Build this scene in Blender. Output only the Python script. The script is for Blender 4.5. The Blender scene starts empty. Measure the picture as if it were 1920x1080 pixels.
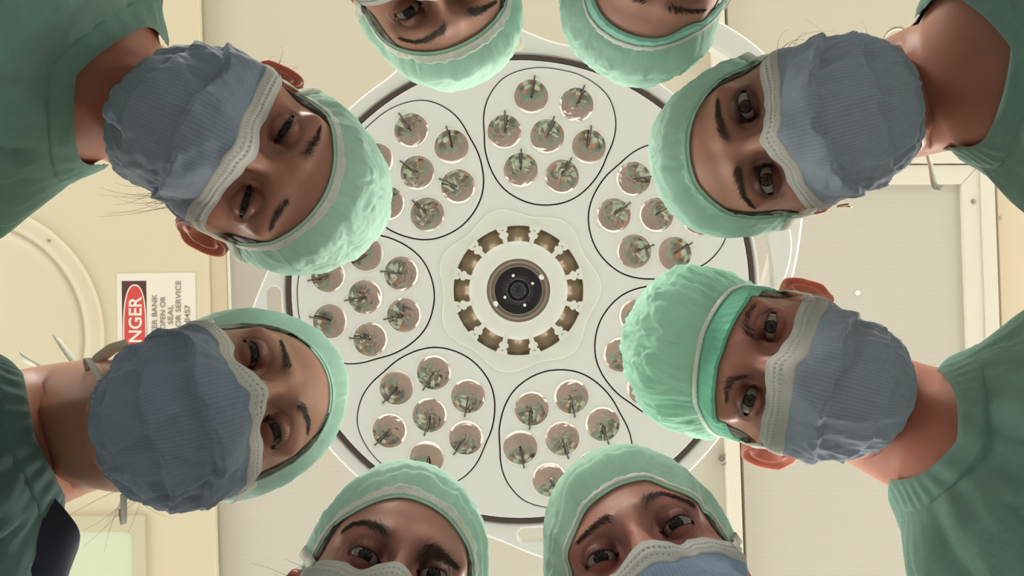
import bpy, bmesh, math, random
import numpy as np
from mathutils import Vector, Matrix, noise

SC = bpy.context.scene
COL = SC.collection
Z0 = 0.80            # height of the camera above the floor
F = 1400.0           # focal length in pixels of a 1920 px wide frame
PI = math.pi
rng = np.random.default_rng(7)
random.seed(7)

# ------------------------------------------------------------------ helpers
def link(o, parent=None):
    COL.objects.link(o)
    if parent is not None:
        o.parent = parent
    return o

def tag(o, label=None, cat=None, group=None, kind=None):
    if label: o['label'] = label
    if cat: o['category'] = cat
    if group: o['group'] = group
    if kind: o['kind'] = kind
    return o

def empty(name, loc=(0, 0, 0)):
    o = bpy.data.objects.new(name, None)
    o.empty_display_size = .05
    o.location = loc
    return link(o)

class MB:
    """collects vertices, faces, colours and uvs of ONE mesh object"""
    def __init__(self):
        self.v = []; self.f = []; self.c = []; self.uv = []; self.n = 0; self.flat = set()
    def add(self, V, Fc, C=None, UV=None):
        V = np.asarray(V, float).reshape(-1, 3)
        self.v.append(V)
        if C is None: C = np.ones((len(V), 3))
        C = np.asarray(C, float)
        if C.ndim == 1: C = np.repeat(C[None], len(V), 0)
        self.c.append(C)
        self.uv.append(np.zeros((len(V), 2)) if UV is None else np.asarray(UV, float).reshape(-1, 2))
        k = self.n
        self.f.extend([tuple(int(i) + k for i in q) for q in Fc])
        self.n += len(V)
        return self
    def grid(self, P, wrap_u=False, wrap_v=False, C=None, UV=None, flip=False):
        P = np.asarray(P, float); nu, nv = P.shape[:2]
        fs = []
        for i in range(nu if wrap_u else nu - 1):
            for j in range(nv if wrap_v else nv - 1):
                a, b = i * nv + j, ((i + 1) % nu) * nv + j
                c, d = ((i + 1) % nu) * nv + (j + 1) % nv, i * nv + (j + 1) % nv
                fs.append((a, d, c, b) if flip else (a, b, c, d))
        C2 = None if C is None else np.asarray(C, float).reshape(-1, 3) if np.asarray(C).ndim == 3 else C
        return self.add(P.reshape(-1, 3), fs, C2, None if UV is None else np.asarray(UV).reshape(-1, 2))
    def tube(self, pts, r, n=10, C=None, closed=False, caps=True):
        pts = np.asarray(pts, float); m = len(pts)
        r = np.broadcast_to(np.asarray(r, float), (m,))
        tg = np.gradient(pts, axis=0) if not closed else np.roll(pts, -1, 0) - np.roll(pts, 1, 0)
        tg /= np.linalg.norm(tg, axis=1, keepdims=True) + 1e-12
        a = np.array([0, 0, 1.]) if abs(tg[0][2]) < .9 else np.array([1., 0, 0])
        nrm = np.cross(tg[0], a); nrm /= np.linalg.norm(nrm)
        rings = []
        for i in range(m):
            nrm = nrm - tg[i] * (nrm @ tg[i]); nrm /= np.linalg.norm(nrm) + 1e-12
            b = np.cross(tg[i], nrm)
            an = np.linspace(0, 2 * PI, n, endpoint=False)
            rings.append(pts[i] + r[i] * (np.cos(an)[:, None] * nrm + np.sin(an)[:, None] * b))
        k = self.n
        self.grid(np.array(rings), wrap_u=closed, wrap_v=True, C=C)
        if caps and not closed:
            self.f.append(tuple(k + j for j in range(n)))
            self.f.append(tuple(k + (m - 1) * n + j for j in reversed(range(n))))
        return self
    def box(self, c, s, C=None, rot=None):
        q = np.array([[x, y, z] for x in (-.5, .5) for y in (-.5, .5) for z in (-.5, .5)]) * np.array(s)
        if rot is not None: q = q @ np.asarray(rot).T
        return self.add(q + np.array(c), [(0, 1, 3, 2), (4, 6, 7, 5), (0, 4, 5, 1), (2, 3, 7, 6), (0, 2, 6, 4), (1, 5, 7, 3)], C)
    def build(self, name, mat, parent=None, smooth=True, offset=None):
        V = np.concatenate(self.v) if self.v else np.zeros((0, 3))
        if offset is not None: V = V - np.asarray(offset)
        me = bpy.data.meshes.new(name)
        me.from_pydata(V.tolist(), [], self.f)
        Cc = np.concatenate(self.c)
        at = me.color_attributes.new('Col', 'FLOAT_COLOR', 'POINT')
        at.data.foreach_set('color', np.c_[Cc, np.ones(len(Cc))].astype(np.float32).ravel())
        U = np.concatenate(self.uv)
        ul = me.uv_layers.new(name='UVMap')
        li = np.zeros(len(me.loops), np.int32); me.loops.foreach_get('vertex_index', li)
        ul.data.foreach_set('uv', U[li].astype(np.float32).ravel())
        me.polygons.foreach_set('use_smooth', [smooth] * len(me.polygons))
        me.update()
        o = bpy.data.objects.new(name, me)
        for m in (mat if isinstance(mat, (list, tuple)) else [mat]): me.materials.append(m)
        return link(o, parent)

def sstep(a, b, x):
    t = np.clip((x - a) / (b - a), 0, 1)
    return t * t * (3 - 2 * t)

def fbm(P, scale, octv=3, seed=0.):
    P = np.asarray(P, float); sh = P.shape[:-1]; Q = P.reshape(-1, 3) * scale + seed
    return np.array([noise.fractal(Vector(q), .9, 2.1, octv) for q in Q]).reshape(sh)

def ridged(P, scale, seed=0.):
    return 1 - 2 * np.abs(fbm(P, scale, 3, seed))

def pix(px, py, depth):
    """a point of the place, seen at that pixel of a 1920x1080 frame at that height above the camera"""
    return np.array([(px - 960) / F * depth, (py - 540) / F * depth, Z0 + depth])

# ------------------------------------------------------------------ materials
def new_mat(name):
    m = bpy.data.materials.new(name); m.use_nodes = True
    nt = m.node_tree
    return m, nt, nt.nodes['Principled BSDF'], nt.nodes['Material Output']

def simple(name, col, rough=.5, metal=0., coat=0., spec=.5):
    m, nt, b, o = new_mat(name)
    b.inputs['Base Color'].default_value = (*col, 1)
    b.inputs['Roughness'].default_value = rough
    b.inputs['Metallic'].default_value = metal
    b.inputs['Specular IOR Level'].default_value = spec
    b.inputs['Coat Weight'].default_value = coat
    return m

def add_noise_bump(nt, b, scale, strength, dist=.001, detail=3):
    tc = nt.nodes.new('ShaderNodeTexCoord'); n = nt.nodes.new('ShaderNodeTexNoise'); bp = nt.nodes.new('ShaderNodeBump')
    n.inputs['Scale'].default_value = scale; n.inputs['Detail'].default_value = detail
    bp.inputs['Strength'].default_value = strength; bp.inputs['Distance'].default_value = dist
    nt.links.new(tc.outputs['Object'], n.inputs['Vector']); nt.links.new(n.outputs['Fac'], bp.inputs['Height'])
    nt.links.new(bp.outputs['Normal'], b.inputs['Normal'])
    return n, bp, tc

def skin_mat():
    m, nt, b, o = new_mat('skin')
    at = nt.nodes.new('ShaderNodeAttribute'); at.attribute_name = 'Col'
    n, bp, tc = add_noise_bump(nt, b, 420, .25, .0006, 4)
    n2 = nt.nodes.new('ShaderNodeTexNoise'); n2.inputs['Scale'].default_value = 38; n2.inputs['Detail'].default_value = 5
    nt.links.new(tc.outputs['Object'], n2.inputs['Vector'])
    mr = nt.nodes.new('ShaderNodeMapRange'); mr.inputs['To Min'].default_value = .86; mr.inputs['To Max'].default_value = 1.12
    nt.links.new(n2.outputs['Fac'], mr.inputs['Value'])
    mx = nt.nodes.new('ShaderNodeMix'); mx.data_type = 'RGBA'; mx.blend_type = 'MULTIPLY'; mx.inputs['Factor'].default_value = 1
    nt.links.new(at.outputs['Color'], mx.inputs[6]); nt.links.new(mr.outputs['Result'], mx.inputs[7])
    nt.links.new(mx.outputs[2], b.inputs['Base Color'])
    b.inputs['Roughness'].default_value = .48
    b.inputs['Specular IOR Level'].default_value = .35
    b.inputs['Subsurface Weight'].default_value = .22
    b.inputs['Subsurface Radius'].default_value = (1., .28, .14)
    b.inputs['Subsurface Scale'].default_value = .006
    return m

def cloth_mat(name, trans, weave, bump, rough=.85, ribs=None):
    """thin cloth: colours from the mesh's own dye (Col), some light passes through"""
    m, nt, b, o = new_mat(name)
    at = nt.nodes.new('ShaderNodeAttribute'); at.attribute_name = 'Col'
    n, bp, tc = add_noise_bump(nt, b, weave, bump, .0012, 4)
    mr = nt.nodes.new('ShaderNodeMapRange'); mr.inputs['To Min'].default_value = .88; mr.inputs['To Max'].default_value = 1.1
    n2 = nt.nodes.new('ShaderNodeTexNoise'); n2.inputs['Scale'].default_value = weave * .25; n2.inputs['Detail'].default_value = 6
    nt.links.new(tc.outputs['Object'], n2.inputs['Vector'])
    nt.links.new(n2.outputs['Fac'], mr.inputs['Value'])
    mx = nt.nodes.new('ShaderNodeMix'); mx.data_type = 'RGBA'; mx.blend_type = 'MULTIPLY'; mx.inputs['Factor'].default_value = 1
    nt.links.new(at.outputs['Color'], mx.inputs[6]); nt.links.new(mr.outputs['Result'], mx.inputs[7])
    last = mx.outputs[2]
    if ribs:
        uv = nt.nodes.new('ShaderNodeUVMap'); uv.uv_map = 'UVMap'
        w = nt.nodes.new('ShaderNodeTexWave'); w.wave_type = 'BANDS'; w.bands_direction = ribs[0]
        w.inputs['Scale'].default_value = ribs[1]; w.inputs['Distortion'].default_value = .6
        nt.links.new(uv.outputs['UV'], w.inputs['Vector'])
        m2 = nt.nodes.new('ShaderNodeMapRange'); m2.inputs['To Min'].default_value = ribs[2]; m2.inputs['To Max'].default_value = 1.05
        nt.links.new(w.outputs['Fac'], m2.inputs['Value'])
        m3 = nt.nodes.new('ShaderNodeMix'); m3.data_type = 'RGBA'; m3.blend_type = 'MULTIPLY'; m3.inputs['Factor'].default_value = 1
        nt.links.new(last, m3.inputs[6]); nt.links.new(m2.outputs['Result'], m3.inputs[7]); last = m3.outputs[2]
    nt.links.new(last, b.inputs['Base Color'])
    b.inputs['Roughness'].default_value = rough
    b.inputs['Specular IOR Level'].default_value = .25
    b.inputs['Sheen Weight'].default_value = .15
    if trans > 0:
        t = nt.nodes.new('ShaderNodeBsdfTranslucent'); ms = nt.nodes.new('ShaderNodeMixShader')
        ms.inputs[0].default_value = trans
        nt.links.new(last, t.inputs['Color']); nt.links.new(bp.outputs['Normal'], t.inputs['Normal'])
        nt.links.new(b.outputs['BSDF'], ms.inputs[1]); nt.links.new(t.outputs['BSDF'], ms.inputs[2])
        nt.links.new(ms.outputs['Shader'], o.inputs['Surface'])
    return m

def col_mat(name, rough=.5, spec=.5, metal=0.):
    m, nt, b, o = new_mat(name)
    at = nt.nodes.new('ShaderNodeAttribute'); at.attribute_name = 'Col'
    nt.links.new(at.outputs['Color'], b.inputs['Base Color'])
    b.inputs['Roughness'].default_value = rough; b.inputs['Specular IOR Level'].default_value = spec; b.inputs['Metallic'].default_value = metal
    return m

def perforated(name, base, hole, pitch, rad):
    """painted sheet with a staggered pattern of small holes"""
    m, nt, b, o = new_mat(name)
    L = nt.links.new
    tc = nt.nodes.new('ShaderNodeTexCoord'); sp = nt.nodes.new('ShaderNodeSeparateXYZ'); L(tc.outputs['Object'], sp.inputs[0])
    def M(op, a, bb=None):
        n = nt.nodes.new('ShaderNodeMath'); n.operation = op
        for i, q in enumerate((a, bb)):
            if q is None: continue
            if isinstance(q, (int, float)): n.inputs[i].default_value = q
            else: L(q, n.inputs[i])
        return n.outputs[0]
    h = pitch * math.sqrt(3)
    def dist(ox, oy):
        fx = M('MULTIPLY', M('SUBTRACT', M('FRACT', M('ADD', M('DIVIDE', sp.outputs[0], pitch), ox)), .5), pitch)
        fy = M('MULTIPLY', M('SUBTRACT', M('FRACT', M('ADD', M('DIVIDE', sp.outputs[1], h), oy)), .5), h)
        return M('SQRT', M('ADD', M('MULTIPLY', fx, fx), M('MULTIPLY', fy, fy)))
    d = M('MINIMUM', dist(0., 0.), dist(.5, .5))
    mr = nt.nodes.new('ShaderNodeMapRange'); L(d, mr.inputs['Value'])
    mr.inputs['From Min'].default_value = rad * .8; mr.inputs['From Max'].default_value = rad * 1.25
    n2 = nt.nodes.new('ShaderNodeTexNoise'); n2.inputs['Scale'].default_value = 2.2; n2.inputs['Detail'].default_value = 4
    L(tc.outputs['Object'], n2.inputs['Vector'])
    rp = nt.nodes.new('ShaderNodeMix'); rp.data_type = 'RGBA'; L(n2.outputs['Fac'], rp.inputs['Factor'])
    rp.inputs[6].default_value = (*[c * .95 for c in base], 1); rp.inputs[7].default_value = (*base, 1)
    mx = nt.nodes.new('ShaderNodeMix'); mx.data_type = 'RGBA'; L(mr.outputs['Result'], mx.inputs['Factor'])
    mx.inputs[6].default_value = (*hole, 1); L(rp.outputs[2], mx.inputs[7])
    L(mx.outputs[2], b.inputs['Base Color']); b.inputs['Roughness'].default_value = .6
    return m

def emis(name, col, strength):
    m, nt, b, o = new_mat(name)
    b.inputs['Base Color'].default_value = (*[c * .8 for c in col], 1)
    b.inputs['Emission Color'].default_value = (*col, 1); b.inputs['Emission Strength'].default_value = strength
    b.inputs['Roughness'].default_value = .35
    return m

M = {
 'skin': skin_mat(),
 'eye': col_mat('eyeball', .07, .28),
 'hair': col_mat('hair', .45, .4),
 'cap': cloth_mat('cap_cloth', .36, 260, .35),
 'cap_crinkled': cloth_mat('cap_crinkled_cloth', .36, 150, .8),
 'mask': cloth_mat('mask_cloth', .15, 900, .25, .8, ('X', 24., .93)),
 'hem': cloth_mat('mask_hem', .25, 700, .2, .7),
 'elastic': cloth_mat('elastic_white', .2, 800, .3, .8),
 'scrub': cloth_mat('scrub_cloth', .04, 700, .3, .9),
 'navy': cloth_mat('undershirt_cloth', .0, 700, .3, .9),
 'lamp': simple('lamp_white_enamel', (.725, .715, .685), .32),
 'hub': simple('hub_white_plastic', (.73, .725, .67), .4),
 'dark': simple('dark_rubber', (.062, .040, .034), .5),
 'gap': simple('dark_gap', (.10, .085, .065), .7),
 'mirror': simple('reflector_silver', (.50, .415, .37), .14, 1.),
 'amber': simple('reflector_bronze', (.68, .50, .36), .2, .45),
 'rod': simple('lamp_rod', (.09, .075, .065), .4, .3),
 'lens': simple('camera_lens_black', (.022, .018, .026), .12),
 'bezel': simple('camera_bezel', (.22, .165, .13), .3, .3),
 'glint_plug': simple('white_glint_plug', (.9, .88, .85), .2),
 'cream': simple('cream_painted_steel', (.66, .595, .42), .45),
 'cream2': simple('cream_moulded_cover', (.68, .615, .45), .4),
 'peach': simple('peach_trim', (.75, .645, .48), .5),
 'frame': simple('white_frame_aluminium', (.74, .70, .585), .4),
 'greyplate': simple('grey_plate', (.47, .43, .37), .55),
 'beige': simple('beige_plate', (.70, .595, .41), .5),
 'lightframe': simple('light_frame', (.56, .52, .36), .5),
 'perf': perforated('perforated_sheet', (.60, .57, .485), (.38, .38, .29), .0062, .0013),
 'fabric': perforated('fine_perforated_sheet', (.61, .565, .435), (.50, .46, .34), .0050, .0011),
 'diffuser': emis('ceiling_light_diffuser', (.60, .66, .46), .20),
 'tube': emis('added_light_diffuser', (1., .96, .86), 26.),
 'screw': simple('dull_screw', (.36, .30, .22), .4, .6),
 'sign': simple('sign_white', (.78, .745, .64), .5),
 'sign_black': simple('sign_brown_black', (.075, .03, .025), .5),
 'sign_red': simple('sign_red', (.62, .062, .055), .5),
 'ink': simple('sign_grey_ink', (.26, .21, .17), .6),
 'gold': simple('earring_metal', (.42, .30, .16), .3, .9),
 'floor': simple('floor_vinyl', (.19, .172, .158), .55),
 'shoe': simple('shoe_white', (.6, .58, .55), .5),
}

# ------------------------------------------------------------------ the lay-out of the eight heads
# rot: columns are the head's left / back / crown directions, pos: between the ears (m, from the camera);
# tables are (azimuth, elevation[, mm off the skin]) on the head, azimuth 0 = straight ahead, + = the person's left
HEADS = {
 'UR': dict(rot=[[-0.2465, 0.5207, -0.8174], [-0.9651, -0.2093, 0.1576], [-0.089, 0.8277, 0.5541]], pos=[0.2705, -0.1473, 0.7185],
   eyes=[[0.034, 0.0183], [-0.0337, 0.0143]],
   edge=[(-57.8, 42.1), (-37.6, 47.7), (-20.7, 51.4), (0.2, 50.8), (17.7, 49.2), (33.3, 46.6), (48.9, 41.3), (68.9, 33.1)],
   mtop=[(-56.4, 22.6), (-44.5, 25.8), (-31.5, 30.4), (-14.1, 26.5), (-4.7, 25), (0.2, 27.1), (6.1, 23.9), (23.7, 32.4), (42, 31.8), (67, 30.3)],
   msil=[(82.3, 31.4, 1.3), (84.2, 20.4, 3.1), (72.2, 6.8, 8.5), (68.5, -11.5, 12.8), (69.8, -22.8, 7.9), (69.9, -34.6, 13.5), (68.6, -42.3, 10.1), (62.3, -56.5, 6.1), (51, -67.2, 5.1), (6.5, -75.9, -0.3), (-55.8, -65.1, 1.9), (-64.4, -56.1, 4.9), (-69.6, -42, 2.8), (-71.9, -20.1, 4.8), (-69.9, 2.5, 1.8), (-84.9, 17, 0.4), (-83.2, 26.4, -2.1)],
   cap=[(79, 6.1, 9.9), (93.8, 20.6, 13.2), (89.9, 34, 11.1), (84.1, 46.1, 13), (76.5, 56.7, 17), (66, 66.3, 19), (54.8, 71.7, 21.6), (37.8, 76.9, 19.1), (-25.8, 78.5, 20), (-48.1, 74.8, 21.9), (-65.3, 68, 21.4), (-69.9, 62.2, 28.7), (-75.7, 57.7, 24.2), (-84.2, 47.3, 18.8), (-91.2, 34, 15.1), (-96.5, 20.4, 13.4), (-79.8, -1, 9.1)],
   brow=[[(6.9, 24), (24.7, 28.4), (36, 28.9)], [(-10.4, 21.5), (-21.7, 24.1), (-35.1, 26.1), (-44.5, 23.7)]]),
 'LR': dict(rot=[[0.2532, 0.3791, -0.89], [-0.9658, 0.1523, -0.2099], [0.0559, 0.9128, 0.4048]], pos=[0.2658, 0.0819, 0.7333],
   eyes=[[0.0339, 0.0138], [-0.0351, 0.017]],
   edge=[(-48.8, 28.8), (-33.8, 32.2), (-17.7, 32.6), (-2.7, 32.4), (12.7, 31.3), (28.7, 29.9), (43.3, 26.1), (78.1, 25.6)],
   band=[(-47.1, 42.8), (-24.6, 43.7), (-6.6, 44.2), (13.1, 44.7), (31.3, 43.5), (59.7, 41)],
   mtop=[(-68.2, 31.6), (-50.2, 31.4), (-38, 33.6), (-22, 34), (-5.9, 29.2), (0.8, 29.5), (6.6, 25.5), (16.4, 28.3), (37.7, 29), (52.4, 26.2)],
   msil=[(82.5, 29, -2.5), (82.6, 18.9, -4.9), (64, 2.4, -1.9), (64.2, -13, -0.3), (61.6, -27.6, 0.1), (55.9, -42.1, 1.9), (39.9, -52.1, -3.1), (14.8, -56.2, -2.4), (-16.7, -57.3, -3.3), (-52.8, -52.2, 1.5), (-62.1, -41, 1.9), (-68.9, -24.1, 2.9), (-68.2, -4.9, 8.4), (-70.7, 6.1, 7), (-84.1, 22.7, 1.9)],
   cap=[(92.8, 17.2, 10.6), (90.5, 27.9, 13.1), (88.2, 40.3, 15.2), (84, 50.5, 23.5), (77.4, 59.4, 38.9), (76.7, 62.4, 36.8), (73, 69, 36.3), (61.9, 76.7, 39), (32.5, 83.2, 37.1), (-47.4, 82.7, 34.9), (-68.4, 76.7, 38), (-76.5, 70.4, 39.9), (-84.8, 64.7, 28.1), (-88.5, 58.8, 23.4), (-90.9, 50.1, 22.6), (-93.4, 42.3, 18.2), (-95.7, 33.1, 14.9), (-96.7, 21.7, 17.3)],
   brow=[[(13.8, 17.5), (21.4, 23), (31.1, 24.8), (41, 22.7)], [(-11.3, 17.4), (-15.3, 23), (-23.4, 25.4), (-32.4, 25.1)]]),
 'UL': dict(rot=[[-0.4117, -0.3611, 0.8367], [0.9112, -0.1472, 0.3848], [-0.0158, 0.9208, 0.3897]], pos=[-0.2481, -0.1197, 0.6919],
   eyes=[[0.0339, 0.0133], [-0.0351, 0.0173]],
   edge=[(-70.1, 33.4), (-46.8, 38.9), (-29.1, 42.6), (-12.7, 44.5), (3.7, 44.5), (18.7, 42.9), (37.4, 39.1), (57.8, 32)],
   mtop=[(-79.2, 27.2), (-47, 30.3), (-29.8, 32.6), (-10.4, 27.9), (-1, 27.4), (4.5, 25.3), (17.9, 28), (34.4, 28.1), (47.3, 25.1)],
   msil=[(-82.7, 25.5, 6), (-82, 13.3, 11.6), (-65.6, -0.8, 14.7), (-65.7, -11.2, 14.1), (-61.8, -27.1, 5.4), (-51.8, -44, 1.8), (-27, -51.9, -2.8), (-1.2, -53.7, -5), (25.5, -53.7, -2), (55.3, -44.8, 2.6), (61.1, -36.8, 2.9), (65.9, -23, -1.9), (65.5, -5.7, -5.4), (62, 10.8, -6.9), (83.3, 28.5, -9.7)],
   cap=[(-90.2, 18.5, 15.8), (-90.5, 30.6, 15.7), (-90.3, 41.6, 12.2), (-89.2, 52.7, 11.6), (-87.3, 62.2, 14.2), (-84.2, 69.3, 18.5), (-76.5, 78.3, 23.1), (-58.1, 84.9, 23.5), (42.1, 87.4, 20.1), (83.6, 79, 18.1), (87.3, 69, 20.1), (89.8, 57.4, 20.9), (92, 49.1, 18.3), (94.6, 36.7, 13.4), (95.8, 19, 15.4), (82.6, 6.5, 14.8)],
   brow=[[(13, 28), (22.2, 27.1), (31.2, 27.5), (37.8, 28.5)], [(-15.8, 26.7), (-25.1, 28.1), (-34, 30), (-39.4, 29.7)]]),
 'LL': dict(rot=[[0.2856, -0.7423, 0.6062], [0.9529, 0.2872, -0.0973], [-0.1018, 0.6055, 0.7893]], pos=[-0.2758, 0.1112, 0.6652],
   eyes=[[0.0342, 0.0161], [-0.0338, 0.0151]],
   edge=[(-66.3, 45.9), (-52, 54.5), (-36.9, 60.7), (-16.1, 65.2), (8.2, 67.4), (34.5, 65.3), (46.8, 55.8), (63.5, 46)],
   mtop=[(-59.4, 24.5), (-48.8, 29.4), (-35.2, 32.2), (-10.9, 15.6), (-3.5, 15.3), (1.3, 19.2), (6.8, 17.5), (16.4, 26.4), (33, 34.5), (45.9, 31.9), (76.3, 37.6)],
   msil=[(-65.1, 23.9, 2.7), (-84.9, 20.3, -2.5), (-69.7, -11.6, 6.5), (-73.4, -23.4, -0.2), (-79.8, -42.8, -6.7), (-89.7, -63.5, -9.8), (-124.4, -81.8, -10.1), (112.6, -75.2, -8.8), (95.9, -56.6, -6.8), (86.1, -30.5, 3.2), (84.6, -23.9, 9.9), (81.2, -9.1, 13.5), (89.7, 16.2, 3), (81.6, 30.5, 0.5)],
   cap=[(-82, -16, 0.8), (-62.2, -6.4, 8.2), (-85.8, 24, 14.9), (-56.2, 24.1, 16.4), (-64.2, 44.8, 16.4), (-50.5, 53.1, 18.2), (-36.1, 58.8, 19), (-20.2, 62, 21.8), (-2.8, 64.2, 20), (17.1, 64.6, 16.6), (39.7, 61.8, 15), (55.6, 56.8, 14.3), (72.8, 48.1, 12.7), (84.1, 38.7, 12.7), (94.1, 28, 13), (77.5, 4.1, 8.4)],
   brow=[[(12.5, 23.8), (19.6, 30), (28.7, 35.8), (38.1, 38.3)], [(-9.3, 21.7), (-19.6, 26.7), (-31.9, 32.7)]]),
 'TL': dict(rot=[[-0.9002, -0.233, 0.3678], [0.4268, -0.6396, 0.6393], [0.0862, 0.7325, 0.6752]], pos=[-0.0936, -0.3332, 0.7489],
   eyes=[[0.0306, 0.0155], [-0.0285, 0.0168]],
   edge=[(-62.8, 44.2), (-38.8, 44.6), (-20.6, 43.9), (-4.3, 42.8), (12.3, 42.2), (26.4, 41.2), (40.5, 39.7), (56.8, 37.3), (76.6, 32.5)],
   cap=[(78.1, 1.4, 7.4), (78.4, 8, 12.8), (94.3, 22.8, 12.2), (88.9, 33.8, 11.1), (81.5, 44.1, 12.5), (71, 55.4, 14.7), (61.4, 61.2, 18.8), (50.6, 66.2, 21.1), (32.3, 70.9, 22.9), (14.8, 73.1, 22.5), (-10.6, 73.6, 21.2), (-35.7, 70.9, 20.9), (-45.3, 67.2, 27), (-54, 65, 22), (-67.3, 58.7, 17), (-77.5, 50.2, 14.3)],
   brow=[[(3.6, 25.4), (11.7, 27.6), (20.8, 31.2), (31.7, 32.2), (40.8, 27)], [(-14.2, 25.4), (-25.3, 30.8), (-43.7, 36.6)]]),
 'TR': dict(rot=[[-0.9422, 0.1329, -0.3075], [-0.3304, -0.5192, 0.7882], [-0.0549, 0.8443, 0.5331]], pos=[0.1529, -0.3421, 0.7368],
   eyes=[[0.031, 0.0195], [-0.03, 0.019]],
   edge=[(-76.5, 23), (-56.7, 31.3), (-39, 34.3), (-32.3, 41.7), (-23.4, 47), (-11.9, 49.5), (0.5, 50.9), (14.1, 51.2), (28.1, 50.2), (38.5, 47.7), (46.1, 43.5)],
   band=[(-72.4, 32.4), (-48.8, 41), (-34.7, 47.8), (-18.5, 53.2), (-3.1, 56), (17.2, 57.2), (35, 56.1), (50.2, 52.8)],
   cap=[(97, 48.3, 13.6), (92.3, 57.2, 20.5), (90, 59.7, 23.9), (88.4, 64.2, 23), (85.9, 70.7, 18.7), (73.4, 78.2, 21.8), (48.4, 83.6, 21.3), (-27.6, 84.2, 21.2), (-59.3, 78.9, 20), (-67, 72.5, 23.5), (-71.5, 66.7, 25.5), (-75.9, 62, 19.8), (-78, 56.4, 18.8), (-82.1, 46, 14.6), (-85.4, 37.4, 9.3), (-88.2, 26.7, 8), (-79.5, 16.9, 9.5)],
   brow=[[(2.7, 27.8), (12.3, 28.3), (23.1, 31.3), (30.5, 35.6)], [(-11.2, 26.3), (-20.3, 27.5), (-32.2, 27.3), (-41.9, 25.7)]]),
 'BL': dict(rot=[[0.9383, -0.2604, 0.2274], [0.3447, 0.6534, -0.674], [0.0269, 0.7108, 0.7028]], pos=[-0.1178, 0.2904, 0.661],
   eyes=[[0.0305, 0.0189], [-0.0285, 0.0149]],
   edge=[(-74.3, 26.6), (-65.5, 34.2), (-48, 38.5), (-34.6, 44.6), (-20.2, 48.8), (-8, 49.7), (6.4, 49.1), (22.5, 47.9), (36.9, 45.3), (52.1, 42.5), (64.9, 36.2)],
   mtop=[(-59.2, 31), (-53.1, 32.7), (-44.2, 33.9), (-33.3, 34.7), (-13, 25.7), (-6.5, 23.7), (-0.8, 25.6), (2.9, 24.5), (7.2, 23)],
   cap=[(-96.4, 21.9, 10), (-91.7, 29, 11.5), (-86.3, 37.1, 11.7), (-79.8, 45.4, 12.5), (-70, 53.7, 16.5), (-57.8, 61, 20.3), (-43.1, 66.2, 23.3), (-32.9, 68.7, 24.4), (-17.1, 71.5, 20.4), (11.7, 71.6, 20.4), (33.9, 68.5, 22), (49.2, 64.2, 20.1), (62.5, 57.8, 18.4), (71.3, 51.3, 16.3), (77.8, 44.8, 14.2), (84.5, 36.5, 12.9)],
   brow=[[(10.6, 20.5), (19.6, 23.5), (29.1, 24.4), (38.7, 24.2)], [(-11.6, 22.2), (-20.5, 25.5), (-30.7, 28.9), (-39.3, 28), (-44.6, 24.5)]]),
 'BR': dict(rot=[[0.938, 0.2428, -0.2473], [-0.3458, 0.7025, -0.622], [0.0227, 0.669, 0.743]], pos=[0.1235, 0.2654, 0.6295],
   eyes=[[0.0329, 0.0202], [-0.0327, 0.0162]],
   edge=[(-57.6, 19.4), (-41.1, 26.4), (-37.5, 35.3), (-27, 41.3), (-13.7, 42.6), (2.6, 44.6), (18.3, 45.1), (24.3, 45.6), (28.9, 42), (37.8, 34.4), (43.9, 25.5), (68.9, 29.2)],
   mtop=[(-23.8, 28.3), (-10, 19), (-4.1, 18.7), (-0.7, 19.7), (7.1, 18.6), (28.7, 34.1), (39.4, 33.1), (46.6, 28.9), (54.2, 27.4)],
   cap=[(-90.9, 32.9, 13.1), (-80.2, 45.5, 12.1), (-71.3, 52.4, 14.5), (-58.7, 58.8, 17.6), (-45, 63.1, 22.1), (-27, 66.2, 24.2), (-6.4, 68, 23.1), (15.3, 67.1, 21), (36.2, 63.1, 20.2), (48.4, 58.5, 18.7), (58, 54, 15.5), (69.5, 46.1, 11.8), (77.7, 36.8, 12.2), (86, 24.8, 13.7), (74.9, 5.9, 9.7), (78, -3.6, 5.2)],
   brow=[[(10.1, 25.2), (17.5, 29.7), (25.8, 32.3), (32.6, 29.5), (43.4, 24.7)], [(-9.6, 24.6), (-17.1, 26.4), (-27.1, 26.5), (-35.3, 26)]]),
}


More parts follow.
